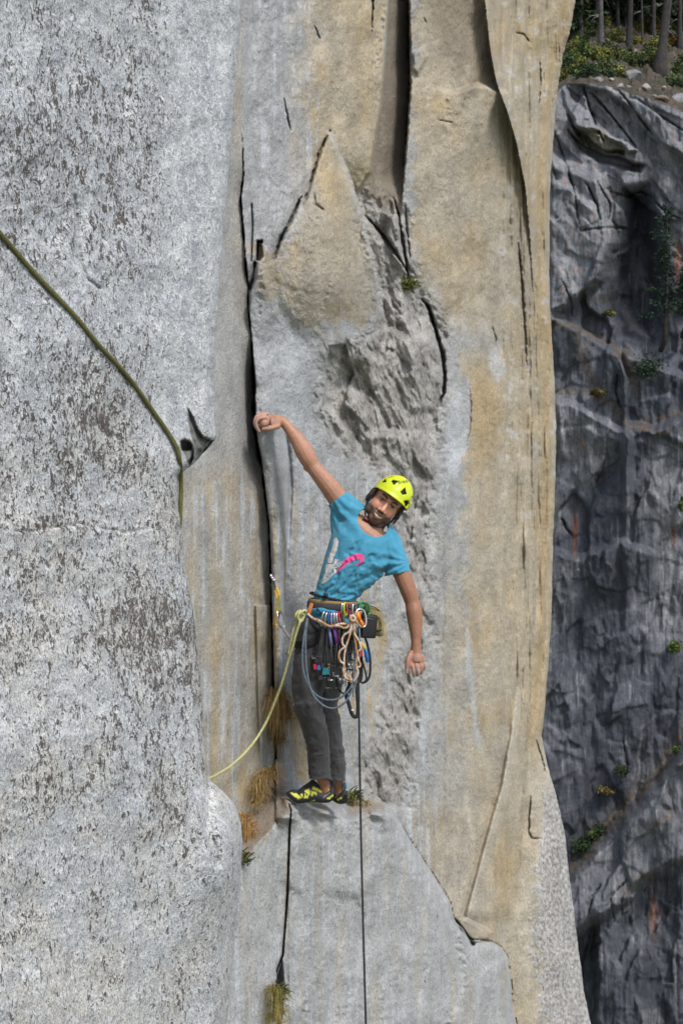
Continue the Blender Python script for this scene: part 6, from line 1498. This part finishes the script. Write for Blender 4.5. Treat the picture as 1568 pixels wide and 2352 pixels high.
# black slings on the right hip
def tape(name, pts, w, mat, label, dy=-.12, k=6, group='black slings on the right hip'):
    m = MB(); m.tube([K(*p) if len(p) == 3 else K(p[0], p[1], dy) for p in pts], w * MF, 8, k=k, flat=.3); o = m.obj(name, mat); return tag(o, label, 'sling', group)
tape('sling', [(834, 1455), (842, 1476), (849, 1506), (850, 1535), (848, 1553), (841, 1565), (830, 1569)], 2.7, blk_w, 'black sling making the outer loop below the black pouch', -.06)
tape('sling', [(828, 1470), (830, 1510), (838, 1540), (841, 1560), (834, 1569)], 2.2, blk_w, 'thin black sling inside the outer loop below the pouch', -.07)
tape('sling', [(827, 1480), (829, 1520), (829, 1552), (825, 1568)], 4.2, blk_w, 'broad black sling left of the loop below the pouch', -.09)
tape('sling', [(806, 1568), (795, 1594), (801, 1618), (807, 1638), (813, 1646), (820, 1644), (822, 1625), (820, 1590), (819, 1566)], 4.4, blk_w, 'black sling hanging lowest, beside the black rope', -.17)
tape('sling', [(773, 1560), (775, 1578), (783, 1590), (797, 1593), (808, 1580)], 2.0, blk_w, 'thin black sling crossing under the rack', -.16)
m = MB(); m.ell(K(809.5, 1631, -.185), (3.2 * MF, .002, 2 * MF)); o = m.obj('white_tag', simple_mat('white_tag', (.7, .68, .64), .6)); tag(o, 'tiny white tag on the lowest black sling', 'tag')

def rounded_box(name, c, h, rot, mat, bev):
    bm = bmesh.new(); bmesh.ops.create_cube(bm, size=2.0)
    for v in bm.verts: v.co = Vector((v.co.x * h[0], v.co.y * h[1], v.co.z * h[2]))
    bmesh.ops.bevel(bm, geom=bm.edges[:] + bm.verts[:], offset=bev, segments=3, profile=.6, affect='EDGES')
    for v in bm.verts: v.co = c + rot @ v.co
    me = bpy.data.meshes.new(name); bm.to_mesh(me); bm.free(); me.polygons.foreach_set('use_smooth', [True] * len(me.polygons)); me.materials.append(mat)
    o = bpy.data.objects.new(name, me); col.objects.link(o); return o
rt = Matrix.Rotation(R(5), 3, 'Y') @ Matrix.Rotation(R(25), 3, 'Z')
o = rounded_box('pouch', K(844, 1438, -.08), (19 * MF, .026, 27 * MF), rt, simple_mat('black_shell', (.012, .012, .013), .38), .012); tag(o, 'glossy black pouch on the right hip in front of the chalk bag', 'pouch')
m = MB(); m.tube([K(832, 1423, -.118), K(846, 1421, -.112), K(856, 1424, -.10)], 1.3 * MF, 6, k=3); adopt(m.obj('zip', simple_mat('dark_grey_zip', (.09, .09, .095), .4)), o)
# chalk bag
cb = empty('chalk_bag', K(862, 1458, -.02)); tag(cb, 'olive tan chalk bag hanging behind the black pouch', 'bag')
fab = fabric_mat('olive_canvas', (.23, .185, .075), .9, 500, .2)
vs, fs = [], []; n = 28
secs = [(851, 1391, 3), (852, 1393, 20), (853, 1398, 22.5), (856, 1412, 23), (858, 1430, 23), (860, 1446, 21.5), (861, 1454, 18), (862, 1459, 10), (862, 1460, 2)]
for (u, v, r) in secs:
    for k in range(n):
        t = 2 * math.pi * k / n; w = 1 + .03 * math.sin(5 * t + v * .2)
        vs.append(K(u, v, -.01) + Vector((math.cos(t) * r * w * MF, math.sin(t) * r * w * MF * .9, -math.cos(t) * r * .35 * MF)))
for i in range(len(secs) - 1):
    for k in range(n): fs.append((i * n + k, i * n + (k + 1) % n, (i + 1) * n + (k + 1) % n, (i + 1) * n + k))
adopt(mesh_obj('bag_body', vs, fs, fab, None), cb)
m = MB(); m.tube([K(846, 1391, -.055), K(858, 1394, -.06), K(870, 1402, -.04), K(873, 1408, 0)], 1.1 * MF, 6, k=5); m.obj('rim_binding', blk_w, cb)
m = MB(); m.tube([K(863, 1413, -.062), K(872, 1424, -.055), K(875, 1438, -.05), K(870, 1450, -.055)], .9 * MF, 6, k=5); m.tube([K(870, 1416, -.058), K(873, 1430, -.055), K(868, 1444, -.058)], .7 * MF, 6, k=5); m.obj('drawcord', blk_w, cb)
m = MB(); m.tube([K(865, 1449, -.062), K(876, 1447, -.055)], 2.2 * MF, 8); m.obj('cord_lock', black_web, cb)
m = MB(); m.tube([K(826, 1474, -.13), K(833, 1482, -.13), K(838, 1491, -.13)], [4.2 * MF, 4.6 * MF, 3.5 * MF], 10, k=3); o = m.obj('yellow_knot', web('yellow_cord', (.50, .40, .08))); tag(o, 'knot of yellow cord below the black pouch', 'cord')
m = MB(); m.tube([K(839, 1492, -.12), K(842, 1508, -.12), K(844, 1521, -.12)], [4.5 * MF, 5 * MF, 3.6 * MF], 10, k=3); o = m.obj('blue_tool', blue_m); tag(o, 'small bright blue metal tool hanging below the yellow knot', 'tool')
m = MB(); m.box(K(828.5, 1500, -.14), (3.6 * MF, .004, 7.5 * MF), Matrix.Rotation(R(-8), 3, 'Y')); o = m.obj('red_tag', web('red_webbing', (.48, .03, .025)), None, False); tag(o, 'small red webbing tag left of the blue tool', 'tag')

# ---- lead rope: tied in with a figure-eight knot, swinging down to the left behind the near rock
pale = rope_mat('pale_yellow_green_rope', (.34, .34, .14), (.50, .49, .24), 130)
m = MB(); ry = 3.0 * MF
m.tube([K(*p) for p in ((706, 1408, -.13), (700, 1402, -.135), (692, 1406, -.15), (683, 1414, -.15), (686, 1424, -.14), (696, 1420, -.125), (699, 1410, -.125), (690, 1403, -.12), (681, 1408, -.125), (680, 1419, -.135), (688, 1428, -.15), (683, 1445, -.145), (678, 1462, -.14), (672, 1485, -.13), (663, 1514, -.11), (650, 1560, -.08), (632, 1610, -.04), (608, 1665, -.02), (575, 1715, -.10), (535, 1755, -.28), (505, 1775, -.50), (480, 1788, -.75), (445, 1795, -1.3), (420, 1780, -2.0))], ry, 10, k=8)
m.tube([K(*p) for p in ((697, 1404, -.14), (687, 1408, -.155), (684, 1420, -.155), (692, 1427, -.14), (697, 1415, -.13), (692, 1409, -.145), (685, 1424, -.13), (676, 1441, -.125), (671, 1458, -.12), (667, 1485, -.115), (662, 1503, -.11))], ry * .95, 10, k=8)
o = m.obj('lead_rope', pale); tag(o, 'pale yellow green rope knotted to the harness and swinging down to the left', 'rope')
# ---- the same side's rope lying over the near rock
ol = rope_mat('olive_rope', (.085, .080, .028), (.155, .145, .06), 420)
P = []
for (u, v, off) in ((-160, 358, -.007), (-80, 446, -.007), (0, 535, -.007), (75, 622, -.006), (172, 725, -.006), (225, 790, -.006), (290, 860, -.006), (345, 935, -.007), (385, 992, -.008), (407, 1030, -.010), (413, 1058, -.006), (415.5, 1085, .035), (416, 1120, .055), (415, 1160, .06), (413.5, 1195, .065), (409, 1240, .09), (404, 1300, .14)):
    if v < 1075: Y = float(near_depth(np.array([[float(u)]]), np.array([[float(v)]]))[0][0, 0]) + off
    else: Y = float(near_Y0(np.array([[408.0]]))[0, 0]) + off + .0
    P.append(at(u, v, Y))
rope('belay_rope', P, .0050, ol, 'thick olive green rope running down across the near pale rock', n=14, k=10)

# ---- cam and draw in the crack
cx = wallY(640, 1400)
def Q(u, v, dy=0.0): return at(u, v, cx - .05 + dy)
MQ = cx / FOC
root = empty('placed_cam', Q(627, 1330)); tag(root, 'silver cam set in the crack with a yellow and olive sling', 'cam')
m = MB()
for i, x in enumerate((-5, 0, 5)): m.ell(Q(626 + x * .6, 1328 + x, .03 - .01 * i), (3.2 * MQ, .010, 5.5 * MQ), Matrix.Rotation(R(-30), 3, 'Y'), 12, 8)
adopt(m.obj('cam_lobe', metal), root)
m = MB(); m.tube([Q(628, 1334, 0), Q(631, 1345, -.01), Q(634, 1354, -.02)], 1.7 * MQ, 8, k=4); adopt(m.obj('stem', blk_w), root)
m = MB(); m.tube([Q(634, 1350, -.02), Q(638, 1358, -.025), Q(641, 1370, -.03)], [2.4 * MQ, 3 * MQ, 2.6 * MQ], 8, k=4, flat=.6); m.tube([Q(633, 1356, -.02), Q(635, 1366, -.025), Q(636, 1374, -.03)], [2.2 * MQ, 2.8 * MQ, 2.4 * MQ], 8, k=4, flat=.6); adopt(m.obj('sling_top', yel_w), root)
m = MB(); m.tube([Q(640, 1370, -.03), Q(642, 1385, -.03), Q(644, 1404, -.03)], 1.9 * MQ, 8, k=4, flat=.5); m.tube([Q(636, 1372, -.03), Q(637, 1386, -.03), Q(634, 1404, -.03)], 1.9 * MQ, 8, k=4, flat=.5); adopt(m.obj('sling', oli_w), root)
def qbiner(u, v, dy, h, w, ang, turn, mat, label):
    global MF, YC
    a = YC; YC = cx - .05; o = carabiner(u, v, dy, h, w, ang, turn, mat, label, 2.0, group='carabiners of the runner in the crack'); YC = a; return o
qbiner(635, 1420, -.03, 36, 16, 14, 62, gold, 'gold carabiner hanging from the cam in the crack')
qbiner(645, 1424, -.04, 38, 18, -12, 40, metal, 'silver carabiner clipped below the gold one')
m = MB(); m.tube([Q(647, 1437, -.04), Q(661, 1459, -.07), Q(678, 1477, -.14)], [3.6 * MQ, 3.8 * MQ, 3.4 * MQ], 8, k=5, flat=.35); o = m.obj('runner_sling', gry_w); tag(o, 'grey sling between the two silver carabiners by the crack', 'sling')
qbiner(670, 1489, -.15, 36, 18, 48, 50, metal, 'silver carabiner with the pale rope running through it')

# ------------------------------------------------------------------ dry grass and small plants in the crack and on the ledge
grass_mat = attr_mat('dry_grass', .85, .15, 40, spec=.2)
def tuft(name, spots, n, L, spread, droop, c1, c2, label, cat='grass', group='grass tufts in the crack', w=.0014, lift=.02):
    vs, fs, cl = [], [], []
    yb = min(wallY_c(a_ + d_, b_) for a_, b_ in spots for d_ in (-9, 0, 9)) - lift
    for i in range(n):
        u, v = random.choice(spots); u += random.gauss(0, 5); v += random.gauss(0, 6)
        b = at(u, v, yb + random.gauss(0, .012))
        a = random.uniform(0, 6.283); l = L * random.uniform(.45, 1.15); d = Vector((math.cos(a) * spread, -abs(math.sin(a)) * spread - .15, random.uniform(-.1, .9))).normalized()
        p0 = b; p1 = b + d * l * .5; p2 = p1 + (d * .45 + Vector((0, 0, -droop * random.uniform(.6, 1.4)))).normalized() * l * .5; p3 = p2 + (d * .2 + Vector((0, 0, -droop * 1.6))).normalized() * l * .25
        s = d.cross(Vector((0, -1, .2))).normalized() * w
        k = len(vs)
        for p, ww in ((p0, 1), (p1, .9), (p2, .6), (p3, .15)): vs += [p - s * ww, p + s * ww]
        fs += [(k, k + 1, k + 3, k + 2), (k + 2, k + 3, k + 5, k + 4), (k + 4, k + 5, k + 7, k + 6)]
        t = random.random(); cc = [c1[j] + (c2[j] - c1[j]) * t for j in range(3)]; cl += [cc] * 8
    o = mesh_obj(name, vs, fs, grass_mat, None, False); set_cols(o.data, np.array(cl)); return tag(o, label, cat, group)
_wc = {}
def wallY_c(u, v):
    k = (round(u / 3), round(v / 3))
    if k not in _wc: _wc[k] = wallY(k[0] * 3, k[1] * 3)
    return _wc[k]
ST1, ST2 = (.20, .125, .045), (.40, .28, .12)
tuft('grass_tuft', [(638, 1610), (643, 1630), (648, 1650)], 420, .17, .45, 1.3, (.16, .10, .035), (.34, .23, .10), 'long dry brown grass hanging in the crack behind the knees')
tuft('grass_tuft', [(634, 1680), (640, 1700)], 120, .13, .4, 1.6, (.10, .065, .03), (.24, .16, .07), 'dark dry grass low in the crack')
tuft('grass_tuft', [(596, 1795), (610, 1780), (622, 1772)], 300, .10, .9, .5, ST1, ST2, 'straw coloured grass tuft at the head of the dirt ramp')
tuft('grass_tuft', [(588, 1815), (600, 1825), (590, 1840)], 230, .09, .9, .6, ST1, ST2, 'straw coloured grass tuft halfway down the dirt ramp')
tuft('grass_tuft', [(562, 1880), (568, 1900), (572, 1915)], 300, .11, .8, .9, (.24, .13, .04), (.42, .26, .10), 'orange straw grass tuft by the pale rock nose')
tuft('grass_tuft', [(815, 1842), (830, 1848), (842, 1846)], 160, .07, .9, .5, (.28, .21, .11), (.46, .38, .22), 'pale straw grass on the ledge right of the shoes')
tuft('green_plant', [(808, 1838), (814, 1832)], 130, .06, .8, .1, (.07, .09, .03), (.16, .17, .06), 'small green plant on the ledge right beside the shoes', 'plant', 'small green plants on the wall', .004)
tuft('green_plant', [(560, 1974), (563, 1968)], 60, .045, .8, .1, (.07, .08, .03), (.15, .15, .06), 'tiny green plant at the edge of the pale rock nose', 'plant', 'small green plants on the wall', .004)
tuft('green_plant', [(938, 652), (942, 658)], 90, .06, .8, .2, (.07, .09, .02), (.18, .19, .05), 'small green plant high on the wall in the grey rock band', 'plant', 'small green plants on the wall', .004)
tuft('grass_tuft', [(628, 2275), (634, 2300), (640, 2320), (630, 2340)], 330, .11, .7, .5, (.12, .11, .03), (.36, .28, .10), 'green and straw grass in the slab crack at the bottom')
tuft('green_plant', [(645, 2270), (642, 2290)], 70, .06, .8, .2, (.08, .10, .03), (.16, .17, .06), 'small green plant beside the grass in the slab crack at the bottom', 'plant', 'small green plants on the wall', .004)
